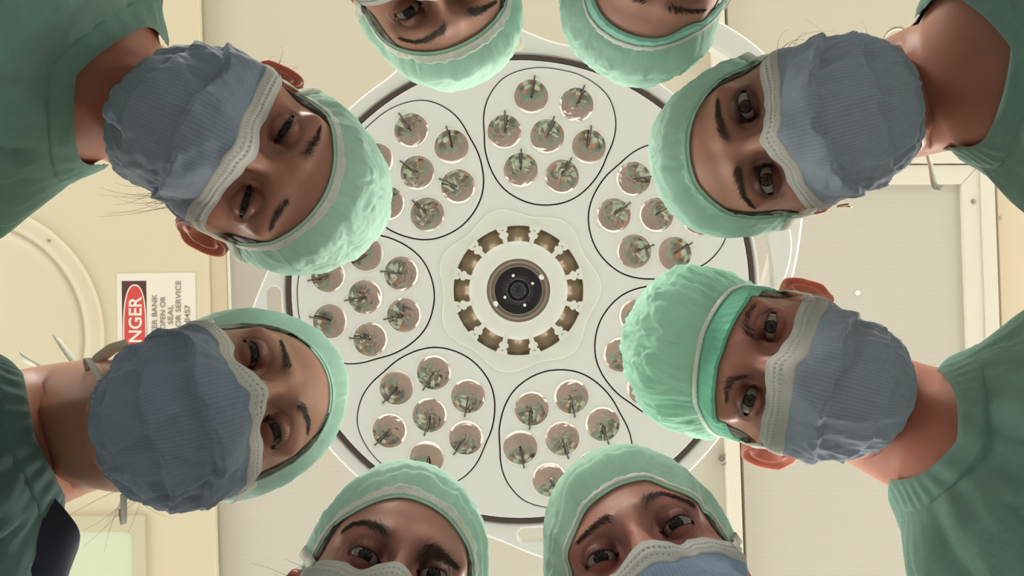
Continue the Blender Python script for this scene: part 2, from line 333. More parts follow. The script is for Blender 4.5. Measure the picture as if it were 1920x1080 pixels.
# ------------------------------------------------------------------ head shape
def smin(a,b,k):
    h=np.clip(.5+.5*(b-a)/k,0,1)
    return b+(a-b)*h-k*h*(1-h)
def smax(a,b,k): return -smin(-a,-b,k)
def ell(P,c,r):
    r=np.array(r);q=(P-np.array(c))
    k0=np.linalg.norm(q/r,axis=-1);k1=np.linalg.norm(q/(r*r),axis=-1)+1e-9
    return k0*(k0-1)/k1
def cap(P,a,b,ra,rb):
    a=np.array(a);b=np.array(b);ab=b-a
    h=np.clip(((P-a)@ab)/(ab@ab),0,1)
    return np.linalg.norm(P-a-h[...,None]*ab,axis=-1)-(ra+(rb-ra)*h)
def head_sdf(P,eyes,carve=False):
    """eyes: ((x,z) left, (x,z) right)"""
    d=ell(P,(0,.012,.038),(.0745,.0965,.085))
    d=smin(d,ell(P,(0,-.020,-.028),(.060,.059,.071)),.025)
    d=smin(d,ell(P,(0,-.030,-.061),(.046,.046,.040)),.02)
    d=smin(d,cap(P,(0,-.064,-.081),(0,-.062,-.079),.017,.017),.02)
    for (x,z) in eyes:
        s=1 if x>0 else -1
        d=smin(d,cap(P,(s*.043,-.043,z-.031),(s*.052,-.022,z-.026),.027,.022),.018)
        d=smin(d,cap(P,(s*.012,-.0795,z+.019),(s*(abs(x)+.015),-.058,z+.020),.0095,.009),.014)
    zm=.5*(eyes[0][1]+eyes[1][1])
    d=smin(d,cap(P,(0,-.081,zm+.008),(0,-.107,zm-.036),.0062,.0125),.012)
    d=smin(d,cap(P,(-.008,-.089,-.048),(.008,-.089,-.048),.009,.009),.014)
    for (x,z) in eyes:
        d=smax(d,-ell(P,(x,-.0915,z-.001),(.021,.0125,.0115)),.012)
        if carve: d=smax(d,-ell(P,(x,-.079,z),(.0195,.017,.0130)),.003)
    return d
CEN=np.array([0,-.010,.0])
def dirv(az,el): return np.stack([np.cos(el)*np.sin(az),-np.cos(el)*np.cos(az),np.sin(el)],-1)
def azel(D):
    D=D/np.linalg.norm(D,axis=-1,keepdims=True)
    return np.arctan2(D[...,0],-D[...,1]),np.arcsin(np.clip(D[...,2],-1,1))
def mask_hull(P,eyes):
    d=head_sdf(P,eyes)
    zm=.5*(eyes[0][1]+eyes[1][1])
    d=smin(d,ell(P,(0,-.048,-.050),(.052,.058,.054)),.02)
    d=smin(d,cap(P,(0,-.084,zm-.012),(0,-.092,-.038),.010,.019),.03)
    return d
MC=np.array([0,-.015,-.045])


def head_r(D, eyes, cen, fn):
    sh = D.shape[:-1]; Df = D.reshape(-1, 3)
    r = np.full(len(Df), .19); act = np.arange(len(Df))
    for i in range(70):
        d = fn(cen + Df[act] * r[act][:, None])
        go = d > 6e-5
        act = act[go]
        if len(act) == 0: break
        r[act] -= np.maximum(d[go] * .75, 2e-5)
    return r.reshape(sh)

def face_y(X, Z, eyes):
    """y of the face surface at (X, Z), seen from the front"""
    y = np.full(X.shape, -.125)
    for i in range(60):
        d = head_sdf(np.stack([X, y, Z], -1), eyes)
        if (d < 6e-5).all(): break
        y = np.where(d > 6e-5, y + np.maximum(d * .75, 2e-5), y)
    return y

def interp_az(tab, az, extra=()):
    t = sorted(list(tab) + list(extra))
    return np.interp(az, [p[0] for p in t], [p[1] for p in t])

def spread(samples, az, el, base, sig=16., w0=.02):
    """smooth field through scattered (az, el, value) samples"""
    D = dirv(np.radians(az), np.radians(el))
    S = np.array(samples); Ds = dirv(np.radians(S[:, 0]), np.radians(S[:, 1]))
    ang = np.degrees(np.arccos(np.clip(D @ Ds.T, -1, 1)))
    w = np.exp(-(ang / sig) ** 2)
    return ((w * S[:, 2]).sum(-1) + w0 * base) / (w.sum(-1) + w0)

HAIRLINE = [(0, 60), (30, 57), (48, 47), (60, 33), (70, 17), (80, 0), (90, -8), (98, 2), (112, -22), (140, -42), (180, -46)]

def torso_ring(z, s=1.):
    zz = [-.75, -.62, -.50, -.35, -.20, -.12, -.075, -.045, -.02, .0, .03, .08]
    a = [.190, .180, .162, .152, .162, .164, .154, .126, .086, .065, .057, .055]
    f = [.120, .116, .110, .112, .118, .110, .098, .088, .076, .066, .060, .058]
    b = [.120, .115, .105, .100, .110, .112, .106, .096, .082, .070, .062, .058]
    return np.interp(z, zz, a), np.interp(z, zz, f), np.interp(z, zz, b)

def torso_pt(phi, z, off=0.):
    a, f, b = torso_ring(z)
    c, s = np.cos(phi), np.sin(phi)
    e = .86
    x = (a + off) * np.sign(s) * np.abs(s) ** e
    y = -np.where(c > 0, f + off, b + off) * np.sign(c) * np.abs(c) ** e
    return np.stack([x, y, z + np.zeros_like(x)], -1)

rad = math.radians

def norm(v):
    v = np.asarray(v, float); return v / np.linalg.norm(v)

def bezier(a, b, c, d, n):
    t = np.linspace(0, 1, n)[:, None]
    return (1 - t) ** 3 * a + 3 * (1 - t) ** 2 * t * b + 3 * (1 - t) * t * t * c + t ** 3 * d

def ribbon(mb, pts, wdir, w, C, th=.0006):
    """flat band of cloth with a little thickness along pts; wdir = width direction(s)"""
    pts = np.asarray(pts, float); wd = np.broadcast_to(np.asarray(wdir, float), pts.shape)
    wd = wd / np.linalg.norm(wd, axis=1, keepdims=True)
    tg = np.gradient(pts, axis=0); nn = np.cross(tg, wd); nn /= np.linalg.norm(nn, axis=1, keepdims=True) + 1e-9
    P = np.stack([pts - wd * w / 2 - nn * th, pts + wd * w / 2 - nn * th, pts + wd * w / 2 + nn * th, pts - wd * w / 2 + nn * th], 1)
    mb.grid(P, wrap_v=True, C=C)

def build_person(key, cfg):
    h = HEADS[key]
    R = np.array(h['rot']); t = np.array(h['pos']) + [0, 0, Z0]
    eyes = [tuple(e) for e in h['eyes']]
    zm = .5 * (eyes[0][1] + eyes[1][1])
    Wd = lambda P: np.asarray(P) @ R.T + t
    seed = cfg['seed']
    prng = np.random.default_rng(seed)
    skin = np.array(cfg['skin']); hairc = np.array(cfg['hair'])
    fn = lambda P: head_sdf(P, eyes)
    # ---- torso frame
    out = norm([h['pos'][0], h['pos'][1], 0]); out = norm(out * math.cos(cfg.get('turn', 0)) + np.array([-out[1], out[0], 0]) * math.sin(cfg.get('turn', 0)))
    lean = cfg.get('lean', rad(45)); up = norm(-out * math.cos(lean) + np.array([0, 0, math.sin(lean)]))
    left = norm(R[:, 0] - up * (R[:, 0] @ up)); 
    hor = norm(np.cross(np.cross(up, np.array([0, 0, 1.])), up))
    lh = norm(np.cross(up, hor)); 
    if lh @ left < 0: lh = -lh
    lw = cfg.get('lw', .1); left = norm(lw * left + (1 - lw) * lh); left = norm(left - up * (left @ up)); back = norm(np.cross(up, left))
    TR = np.stack([left, back, up], 1)
    nb = Wd(np.array([0, .055, -.130])) + np.array(cfg.get('shift', (0, 0, .05)))
    Tw = lambda P: np.asarray(P) @ TR.T + nb
    pelvis = Tw(np.array([0, 0, -.60]))
    feet = np.array([pelvis[0], pelvis[1], 0]) - .04 * np.array([out[0], out[1], 0])
    off = feet
    # ================= body: head, lids, ears, neck and chest
    B = MB()
    na, ne = 190, 150
    u = np.linspace(-1, 1, na, endpoint=False)
    az = np.pi * (.42 * u + .58 * u ** 3)
    v = np.linspace(-1, 1, ne)
    el = np.pi / 2 * (.62 * v + .38 * v ** 3)
    AZ, EL = np.meshgrid(az, el, indexing='ij')
    D = dirv(AZ, EL)
    r = head_r(D, eyes, CEN, lambda P: head_sdf(P, eyes, True))
    r0 = head_r(D, eyes, CEN, fn)
    P = CEN + D * r[..., None]
    brow_pts = []
    for tab in h['brow']:
        a = np.array(tab, float); tt = np.linspace(0, 1, len(a)); q = np.linspace(0, 1, 60)
        brow_pts.append(np.stack([np.interp(q, tt, a[:, 0]), np.interp(q, tt, a[:, 1])], -1))
    def colour(P):
        """pigment of the skin at head points"""
        a_, e_ = azel(P - CEN); a_ = np.degrees(a_); e_ = np.degrees(e_)
        C = np.broadcast_to(skin, P.shape).copy()
        red = np.exp(-((np.abs(P[..., 0]) - .04) / .022) ** 2 - ((P[..., 2] + .012) / .02) ** 2) * (P[..., 1] < 0)
        C *= 1 - red[..., None] * np.array([0, .14, .12])
        red = sstep(.076, .084, np.abs(P[..., 0]))
        C *= 1 - red[..., None] * np.array([0, .42, .5])
        for s, (ex, ez) in enumerate(eyes):
            sg = 1 if ex > 0 else -1
            dx = (P[..., 0] - ex) * sg; dz = P[..., 2] - ez
            if cfg.get('makeup'):
                m = np.exp(-np.abs(dx / .019) ** 4 - np.abs((dz - .0005) / .0098) ** 4) * cfg['makeup'] * (P[..., 1] < 0)
                C = C * (1 - m[..., None]) + np.array([.030, .018, .018]) * m[..., None]
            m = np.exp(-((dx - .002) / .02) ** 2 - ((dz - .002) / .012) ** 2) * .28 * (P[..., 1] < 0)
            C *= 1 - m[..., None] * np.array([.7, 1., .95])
            bp = brow_pts[s]
            dd = np.sqrt(((a_[..., None] - bp[:, 0]) * .85) ** 2 + (e_[..., None] - bp[:, 1]) ** 2)
            i = dd.argmin(-1); d1 = dd.min(-1); tt = i / 59.
            wd = cfg['brow_w'] * (1.25 - .75 * tt)
            m = np.exp(-(d1 / wd) ** 2 * 1.1) * cfg['brow_s'] * (.75 + .25 * np.sin(tt * PI))
            C = C * (1 - m[..., None]) + hairc * .5 * m[..., None]
        hl = interp_az(HAIRLINE, np.abs(a_))
        m = sstep(-4, 3, e_ - hl)
        C = C * (1 - m[..., None]) + hairc * m[..., None]
        return C
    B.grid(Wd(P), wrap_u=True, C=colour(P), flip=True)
    cam_h = R.T @ (np.array([0, 0, Z0]) + np.array(cfg.get('look', (0, 0, 0))) - t)   # what the eyes look at, in head space
    def eye_centre(ex, ez):
        g = norm(cam_h - np.array([ex, -.0680, ez]))
        return np.array([ex - g[0] * .0118 * .6, -.0795 + .0125, ez - g[2] * .0118 * .85])
    # eyelids: from the almond opening out to the cheek and brow
    for s, (ex, ez) in enumerate(eyes):
        sg = 1 if ex > 0 else -1
        N, K = 72, 18
        ph = np.linspace(0, 2 * PI, N, endpoint=False)
        c_, s_ = np.cos(ph), np.sin(ph)
        ou, ol = cfg['open']
        ax = .0148 * c_
        azz = np.where(s_ > 0, ou * np.abs(s_) ** .9, -ol * np.abs(s_) ** 1.05) + cfg.get('slant', .0012) * c_ * 1.0
        ox, oz = .0225 * c_, .0162 * s_ + .0006
        ec = eye_centre(ex, ez)
        ss = np.r_[-.04, np.linspace(0, 1, K - 1)]
        rows = []
        for sv in ss:
            q = max(sv, 0)
            X = ax * (1 - q) + ox * q; Z = azz * (1 - q) + oz * q
            rs = .0119 if sv < 0 else .0131
            rx_, rz_ = ex + sg * X - ec[0], ez + Z - ec[2]; yy = ec[1] - np.sqrt(np.maximum(rs ** 2 - rx_ ** 2 - rz_ ** 2, 1e-8))
            yh = face_y(ex + sg * X, ez + Z, eyes)
            w = sstep(.12, 1., np.full_like(X, q))
            w = np.maximum(w, sstep(.0105, .0150, np.abs(X)) * .75 if sv >= 0 else 0)
            y = yy * (1 - w) + yh * w
            y = y + cfg.get('crease', .0011) * np.exp(-((q - .40) / .085) ** 2) * np.maximum(s_, 0)
            y = y + .0005 * np.exp(-((q - .5) / .1) ** 2) * np.maximum(-s_, 0)
            inside = rx_ ** 2 + rz_ ** 2 < .0118 ** 2
            if sv >= 0: y = np.where(inside, np.minimum(y, yy + .0003), y)
            y = y - (.00012 if sv >= 0 else 0)
            rows.append(np.stack([ex + sg * X, y, ez + Z], -1))
        Pl = np.stack(rows, 1)
        Cl = colour(Pl)
        lash = np.exp(-(np.maximum(ss, 0) / .05) ** 2)[None, :] * (np.where(s_ > 0, .85, .45))[:, None]
        Cl = Cl * (1 - lash[..., None]) + np.array([.035, .022, .02]) * lash[..., None]
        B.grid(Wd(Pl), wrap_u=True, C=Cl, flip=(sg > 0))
    # ears
    for sg in (1, -1):
        N, K = 48, 20; es = cfg.get('ear_size', .80)
        ph = np.linspace(0, 2 * PI, N, endpoint=False); rho = np.linspace(0, 1, K)
        PH, RH = np.meshgrid(ph, rho, indexing='ij')
        outr = 1 + .10 * np.cos(2 * PH) - .10 * np.sin(PH) + .06 * np.cos(PH) * (np.sin(PH) > 0)
        p = (.0185 * es * np.cos(PH) * outr) * RH; q = (.0315 * es * np.sin(PH) * outr) * RH
        p = p + .12 * q
        hgt = .0055 * sstep(.70, .84, RH) - .0030 * np.exp(-((RH - .72) / .09) ** 2) + .0035 * np.exp(-((RH - .52) / .12) ** 2) * (np.cos(PH) > -.3) - .008 * np.exp(-(RH / .30) ** 2)
        hgt = hgt * (1 - .8 * sstep(-.45, -.8, np.sin(PH)) * sstep(.4, .7, RH))
        roll = sstep(.90, 1., RH)
        hgt = hgt - .007 * roll
        p = p * (1 - .04 * roll); q = q * (1 - .04 * roll)
        flare = cfg.get('flare', .22)
        X = .0735 + hgt + (p + .014) * math.sin(flare); Y = .010 + (p + .004) * math.cos(flare) - .004 + .0; Z = -.002 + q
        Pe = np.stack([sg * X, Y, Z], -1)
        # back of the ear
        Pb = np.stack([sg * (.0735 - .006 * (1 - RH ** 2) + (p + .014) * math.sin(flare) - .0035 + 0 * X), Y + .002 * (1 - RH), Z], -1)
        for Q, fl in ((Pe, sg < 0), (Pb, sg > 0)):
            B.grid(Wd(Q), wrap_u=True, C=np.broadcast_to(np.array(cfg.get('ear_col', skin * np.array([1.2, .78, .68]))), Q.shape), flip=fl)  # brighter and redder: light glowing through the ears put into the colour
    # neck: from the base of the skull down into the torso, then shoulders and upper chest
    h0 = Wd(np.array([0, .016, -.015])); hd = -R[:, 2]
    n_ = 14
    c0 = bezier(h0, h0 + hd * .07, Tw(np.array([0, 0, .09])), Tw(np.array([0, 0, .0])), n_)
    phs = np.linspace(0, 2 * PI, 64, endpoint=False)
    rings = []
    for i in range(n_):
        q = i / (n_ - 1)
        X = norm(R[:, 0] * (1 - q) + left * q); U = norm(np.gradient(c0, axis=0)[i]); Yb = norm(np.cross(-U, X)); X = norm(np.cross(Yb, -U))
        a = .056 + .010 * q ** 2; f_ = .052 + .010 * q ** 2; b = .058 + .008 * q ** 2
        s_, c_ = np.sin(phs), np.cos(phs)
        k = 1 + .045 * np.exp(-((np.abs(phs - PI) - (PI - .62 + .25 * q)) / .16) ** 2) * np.sin(q * PI) 
        rings.append(c0[i] + (a * k * s_)[:, None] * X - (np.where(c_ > 0, f_, b) * k * c_)[:, None] * Yb)
    for z in (-.012, -.03, -.05, -.075, -.10, -.14, -.18):
        rings.append(Tw(torso_pt(phs, np.full_like(phs, z), -.004 - .010 * min(1, max(0, -z - .05) / .05))))
    Cn = np.broadcast_to(skin * np.array([1.03, 1.0, .97]), (len(rings), 64, 3))
    B.grid(np.array(rings), wrap_v=True, C=Cn)
    # arms held behind the back
    for sg in (1, -1):
        S, E, Wr = np.array([sg * .118, .03, -.10]), np.array([sg * .122, .125, -.33]), np.array([sg * .05, .150, -.49])
        arm = np.concatenate([bezier(S, S * .6 + E * .4, S * .3 + E * .7, E, 9), bezier(E, E * .65 + Wr * .35, E * .3 + Wr * .7, Wr, 9)[1:]])
        B.tube(Tw(arm), np.interp(np.linspace(0, 1, 17), [0, .35, .5, .62, 1], [.046, .043, .037, .037, .024]), 16, C=skin)
        fw = norm(Wr - E)
        hd_ = Wr + fw * .04; sd = norm(np.cross(fw, [0, 1, 0]))
        palm = np.stack([np.stack([Wr + fw * (.095 * a) + sd * (w_ * .040 * np.cos(g)) + np.array([0, 1, 0]) * .013 * np.sin(g) for g in np.linspace(0, 2 * PI, 14, endpoint=False)]) for a, w_ in ((0, .6), (.25, .8), (.6, 1.), (.9, 1.02), (1.02, .9))])
        B.grid(Tw(palm), wrap_v=True, C=skin)
        for k_, ln in enumerate((.068, .078, .072, .056)):
            b0 = Wr + fw * .088 + sd * (k_ - 1.5) * .019
            cv = np.array([b0 + fw * ln * tt - np.array([0, 1, 0]) * .030 * tt ** 2 for tt in np.linspace(0, 1, 7)])
            B.tube(Tw(cv), np.interp(np.linspace(0, 1, 7), [0, .9, 1], [.0090, .0075, .004]), 10, C=skin)
        b0 = Wr + fw * .03 - sd * .034 * sg
        cv = np.array([b0 + (fw * .6 - sd * sg * .6) * .06 * tt - np.array([0, 1, 0]) * .014 * tt ** 2 for tt in np.linspace(0, 1, 7)])
        B.tube(Tw(cv), np.interp(np.linspace(0, 1, 7), [0, .9, 1], [.0120, .0085, .005]), 10, C=skin)
    person = B.build('person', M['skin'], None, offset=off)
    person.location = off.tolist()
    tag(person, cfg['label'], 'person', 'surgical team leaning over the camera')
    # ================= eyes
    for s, (ex, ez) in enumerate(eyes):
        c = eye_centre(ex, ez)
        g = norm(cam_h - c)
        g = norm(g * (1, 1, 1))
        a1 = norm(np.cross(g, [0, 0, 1])); a2 = np.cross(g, a1)
        ir = cfg.get('iris_r', .50); th = np.r_[np.linspace(0, .16, 5), np.linspace(.17, ir, 9), ir + .02, np.linspace(ir + .05, PI / 2 + .3, 14)]
        an = np.linspace(0, 2 * PI, 40, endpoint=False)
        TH, AN = np.meshgrid(th, an, indexing='ij')
        rad_ = .0121 + .0003 * np.maximum(0, 1 - (TH / .5) ** 2)
        Q = c + rad_[..., None] * (np.cos(TH)[..., None] * g + np.sin(TH)[..., None] * (np.cos(AN)[..., None] * a1 + np.sin(AN)[..., None] * a2))
        iris = np.array(cfg['iris'])
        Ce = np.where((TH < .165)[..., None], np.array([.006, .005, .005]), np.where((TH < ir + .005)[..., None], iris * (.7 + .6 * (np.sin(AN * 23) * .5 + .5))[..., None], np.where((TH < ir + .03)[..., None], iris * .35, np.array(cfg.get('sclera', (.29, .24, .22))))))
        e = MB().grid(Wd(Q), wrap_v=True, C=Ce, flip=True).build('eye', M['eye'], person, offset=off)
        # lashes on both lids
        L = MB(); sg = 1 if ex > 0 else -1
        ou, ol = cfg['open']
        for upper in (1, 0):
            for k_ in range(46 if upper else 26):
                cph = -1 + 2 * (k_ + .5) / (46 if upper else 26); sph = math.sqrt(1 - cph * cph) * (1 if upper else -1)
                X = .0148 * cph; Zl = (ou * abs(sph) ** .9 if upper else -ol * abs(sph) ** 1.05) + cfg.get('slant', .0012) * cph
                yy = c[1] - math.sqrt(max(.0133 ** 2 - (ex + sg * X - c[0]) ** 2 - (ez + Zl - c[2]) ** 2, 1e-8))
                ln = (.0062 if upper else .0032) * prng.uniform(.7, 1.1)
                p0 = np.array([ex + sg * X, yy + .0002, ez + Zl])
                dr = norm([sg * cph * .55, -.8, .55 if upper else -.6])
                p1 = p0 + dr * ln * .6; p2 = p0 + dr * ln + np.array([0, 0, ln * .3 * (1 if upper else -.3)])
                L.tube(Wd(np.array([p0, p1, p2])), [.00022, .00017, .00005], 4, C=(.012, .009, .008), caps=False)
        L.build('eyelashes', M['hair'], person, offset=off)
    # ================= eyebrows as short hairs
    for s, bp in enumerate(brow_pts):
        sg = 1 if s == 0 else -1
        L = MB(); n_h = cfg.get('brow_n', 240)
        tt = prng.uniform(0, 1, n_h) ** .9
        a0 = np.interp(tt, np.linspace(0, 1, 60), bp[:, 0]); e0 = np.interp(tt, np.linspace(0, 1, 60), bp[:, 1])
        wd = cfg['brow_w'] * (1.15 - .8 * tt)
        e0 = e0 + prng.normal(0, .42, n_h) * wd; a0 = a0 + prng.normal(0, 1.0, n_h)
        tgd = np.gradient(bp, axis=0); tgd /= np.linalg.norm(tgd, axis=1, keepdims=True)
        ti = (tt * 59).astype(int)
        up_ = (1 - tt) * .9 + .12
        da = tgd[ti, 0] + prng.normal(0, .15, n_h); de = tgd[ti, 1] + up_ * .9 + prng.normal(0, .15, n_h)
        ln = prng.uniform(2.2, 3.8, n_h)
        pts = []
        for f_ in (0, .5, 1.):
            A = np.radians(a0 + da * ln * f_); E_ = np.radians(e0 + de * ln * f_ - .5 * f_ * f_)
            Dh = dirv(A, E_); rr = head_r(Dh, eyes, CEN, fn)
            pts.append(CEN + Dh * (rr + .0002 + .0008 * f_)[:, None])
        pts = np.stack(pts, 1)
        for k_ in range(n_h):
            L.tube(Wd(pts[k_]), [.00020, .00018, .00006], 3, C=hairc * prng.uniform(.7, 1.6), caps=False)
        L.build('eyebrow', M['hair'], person, offset=off)
    # ================= hair: what shows below the cap
    az2 = np.radians(np.linspace(50, 310, 150)); K = 34
    azd = np.degrees(np.arctan2(np.sin(az2), np.cos(az2)))
    lo = interp_az(HAIRLINE, np.abs(azd))
    qq = np.linspace(0, 1, K)
    ELh = np.radians(lo[:, None] + (70 - lo[:, None]) * qq[None, :])
    Dh = dirv(az2[:, None] + 0 * ELh, ELh)
    rh = head_r(Dh, eyes, CEN, fn)
    strand = .0007 * np.sin(az2[:, None] * 160 + 8 * qq[None, :] + 4 * fbm(Dh, 5, 2, seed)) + .0010 * fbm(Dh, 16, 2, seed + 3)
    Ph = CEN + Dh * (rh + .0016 * sstep(0, .1, qq)[None, :] + strand * sstep(0, .15, qq)[None, :] - .0008 * (qq < .02)[None, :])[..., None]
    Hm = MB().grid(Wd(Ph), C=hairc * (1 + .5 * np.sin(az2[:, None] * 90 + 5 * qq[None, :]))[..., None].repeat(3, -1), flip=True)
    for (a0, e0, ln, n_h, dirn, curl) in cfg.get('wisps', []):
        for k_ in range(n_h):
            A = math.radians(a0 + prng.normal(0, 6)); E_ = math.radians(e0 + prng.normal(0, 6))
            Dd = dirv(np.array(A), np.array(E_)); r1 = head_r(Dd[None], eyes, CEN, fn)[0]
            p0 = CEN + Dd * (r1 + .002)
            dd = norm(np.array(dirn) + prng.normal(0, .28, 3)); cc = norm(np.array(curl) + prng.normal(0, .5, 3))
            l_ = ln * prng.uniform(.5, 1.15)
            tt = np.linspace(0, 1, 12)[:, None]
            Hm.tube(Wd(p0 + dd * l_ * tt + cc * l_ * .38 * tt ** 2 + Dd * .006 * np.sin(tt * PI)), np.linspace(.00019, .00006, 12), 4, C=hairc * 2.0 + .03, caps=False)
    Hm.build('hair', M['hair'], person, offset=off)
    # ================= cap
    side = cfg.get('cap_side', 13); rear = cfg.get('cap_rear', -22)
    extra = [(88, side), (100, side - 6), (135, rear + 8), (180, rear), (-88, side), (-100, side - 6), (-135, rear + 8), (-180, rear)]
    na = 300; azc = np.linspace(-180, 180, na, endpoint=False)
    ed = interp_az(h['edge'], azc, extra)
    kk = np.array([1, 3, 6, 7, 6, 3, 1.]); kk /= kk.sum()
    ed = np.convolve(np.r_[ed[-9:], ed, ed[:9]], np.repeat(kk, 2) / 2, 'same')[9:-9]
    K = 84; tq = np.linspace(0, 1, K)
    tcol = tq ** 1.0
    pole = np.radians(84)
    ELc = ed[:, None] + (90 - ed[:, None]) * tcol[None, :]
    AZc = azc[:, None] + 0 * ELc
    Dc = dirv(np.radians(AZc), np.radians(ELc))
    offm = spread(h['cap'], AZc, ELc, cfg.get('cap_base', 15), 17, .04)
    offm = np.clip(offm, 3.5, 46)
    if 'band' in h:                                     # a ruffle below the elastic
        bd = interp_az(h['band'], azc, [(88, side + 12), (110, side + 4), (180, rear + 12), (-88, side + 12), (-110, side + 4), (-180, rear + 12)])
        tb = np.clip((bd - ed) / (90 - ed), .03, .6)[:, None]
    else:
        bd = ed; tb = np.zeros((na, 1))
    rise = sstep(0, 1, np.clip((tcol[None, :] - tb) / .20, 0, 1)) * (tcol[None, :] >= tb) + 0
    gat = np.sin(np.radians(AZc) * cfg.get('gathers', 34) + 3 * fbm(Dc, 2.2, 2, seed)) * .5 + .5
    bulge = 3.2 + (offm - 3.2) * rise
    ruff = (tcol[None, :] < tb)
    if 'band' in h:
        q = np.clip(1 - tcol[None, :] / np.maximum(tb, 1e-3), 0, 1) * ruff
        bulge = bulge + (2.2 * q + 1.2 * q * (gat - .5))
    amp = cfg.get('crinkle', 1.6)
    wq = Dc + .12 * fbm(Dc, 4, 2, seed + 40)[..., None]
    fold = amp * (1.5 * fbm(wq * np.array([1, 1, .5]), 5, 3, seed + 11) + 1.1 * ridged(wq * np.array([1, 1, .6]), 4.5, seed + 5) + .5 * ridged(wq, 11, seed + 15))
    fold = fold * sstep(.0, .22, rise) + 1.5 * (gat - .5) * np.exp(-np.maximum(tcol[None, :] - tb, 0) / .20) * sstep(0, .03, tcol[None, :] - tb)
    tail = cfg.get('tuck')                               # a deep crease that runs along the front
    if tail:
        for (off_t, dep) in tail:
            line = off_t + .03 * np.sin(np.radians(AZc) * 2 + seed) + .02 * fbm(Dc, 4, 2, seed)
            fold = fold - dep * np.exp(-((tcol[None, :] - line) / .022) ** 2) * (np.abs(AZc) < 110)
    rc = head_r(Dc, eyes, CEN, fn)
    fold = fold * sstep(1., .9, tcol)[None, :]
    offt = np.maximum(bulge + fold, 2.2) / 1000.
    avg = offt[:, -1].mean(); offt = offt * (1 - sstep(.9, 1., tcol))[None, :] + avg * sstep(.9, 1., tcol)[None, :]
    Pc = CEN + Dc * (rc + offt)[..., None]
    # turned-in hem at the edge
    D0 = dirv(np.radians(azc), np.radians(ed)); r0_ = head_r(D0, eyes, CEN, fn)
    hem = np.stack([CEN + dirv(np.radians(azc), np.radians(ed + 3.0)) * (head_r(dirv(np.radians(azc), np.radians(ed + 3.)), eyes, CEN, fn) + .0010)[:, None],
                    CEN + D0 * (r0_ + .0012)[:, None], CEN + dirv(np.radians(azc), np.radians(ed - .5)) * (r0_ + .0022)[:, None]], 1)
    Pc = np.concatenate([hem, Pc], 1)
    capc = np.array(cfg['cap_col'])
    Cc = np.broadcast_to(capc, Pc.shape).copy()
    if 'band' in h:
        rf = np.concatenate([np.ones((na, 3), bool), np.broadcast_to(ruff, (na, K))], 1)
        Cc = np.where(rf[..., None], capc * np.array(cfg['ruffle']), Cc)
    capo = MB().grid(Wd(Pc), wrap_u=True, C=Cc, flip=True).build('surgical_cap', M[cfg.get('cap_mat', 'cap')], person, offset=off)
    # elastic band of the cap
    if cfg.get('band_w'):
        w = cfg['band_w'] * .72
        rows = []
        for q in np.linspace(0, 2 * PI, 12, endpoint=False):
            ee = bd + (w * .5 + .2) * (0 if 'band' in h else 1) + w * .5 * np.cos(q)
            Db = dirv(np.radians(azc), np.radians(ee)); rb = head_r(Db, eyes, CEN, fn)
            tp = np.clip((ee - ed) / (90 - ed), 0, 1) * (K - 1); i0 = np.clip(tp.astype(int), 0, K - 2); fr = tp - i0
            ar = np.arange(na); co_ = offt[ar, i0] * (1 - fr) + offt[ar, i0 + 1] * fr
            co_ = np.convolve(np.r_[co_[-2:], co_, co_[:2]], [.1, .25, .3, .25, .1], 'valid')
            rows.append(CEN + Db * (rb + np.maximum(co_, .0040) + .0007 + .0012 * np.sin(q) + .00025 * np.sin(np.radians(azc) * 70))[:, None])
        MB().grid(Wd(np.stack(rows, 1)), wrap_u=True, wrap_v=True, C=cfg.get('band_col', (.92, .93, .87)), flip=True).build('elastic_band', M['elastic'], capo, offset=off)
    # ================= mask
    mt = h.get('mtop', [(-62, 24), (-45, 26), (-31, 31), (-14, 26.5), (-4, 25), (0, 27), (6, 24), (24, 31), (42, 30), (62, 26)])
    aL = max(min(mt[-1][0], 72), 60); aR = min(max(mt[0][0], -72), -60)
    nu, nv = 150, 110
    uu = np.linspace(-1, 1, nu); vv = np.linspace(0, 1, nv)
    topaz = np.where(uu > 0, uu * aL, -uu * aR)
    tope = np.interp(topaz, [p[0] for p in mt], [p[1] for p in mt])
    tope = np.convolve(np.r_[[tope[0]] * 2, tope, [tope[-1]] * 2], [.1, .25, .3, .25, .1], 'valid')
    bote = -62 - 12 * (1 - uu ** 2)
    mfn = lambda P: mask_hull(P, eyes)
    ELm = tope[:, None] + (bote - tope)[:, None] * vv[None, :]
    AZm = topaz[:, None] * (1 + .10 * np.sin(vv * PI))[None, :]
    Dm = dirv(np.radians(AZm), np.radians(ELm))
    rm = head_r(Dm, eyes, MC, mfn)
    rskin = head_r(Dm, eyes, MC, fn)
    om = spread(h['msil'], AZm, ELm, 3.0, 15, .12) if 'msil' in h else np.full(AZm.shape, 3.5)
    om = np.clip(om, -7, 14)
    # three horizontal pleats, folds that fan out of the corners, soft creases
    wave = (vv[None, :] + .025 * fbm(Dm, 2.5, 2, seed + 21))
    pleat = np.zeros_like(AZm)
    for pc, pd in cfg.get('pleats', ((.29, 8.0), (.54, 5.0), (.76, 3.6))):
        bow = pc + .10 * (np.abs(uu)[:, None] ** 2) * (1 if pc < .45 else -1 if pc > .6 else 0) + .02 * np.sin(uu * 5 + seed)[:, None]
        pleat = pleat + pd * (np.clip((wave - bow + .19) / .185, 0, 1) - sstep(-.004, .006, wave - bow))
    pleat = pleat * (1 - .75 * np.abs(uu)[:, None] ** 5)
    crease = 2.6 * ridged(Dm * np.array([1.5, 1, .8]), cfg.get('crease_f', 2.2), seed + 31) * sstep(.12, .3, vv)[None, :] + .35 * fbm(Dm, 9, 2, seed + 7) * sstep(.12, .25, vv)[None, :]
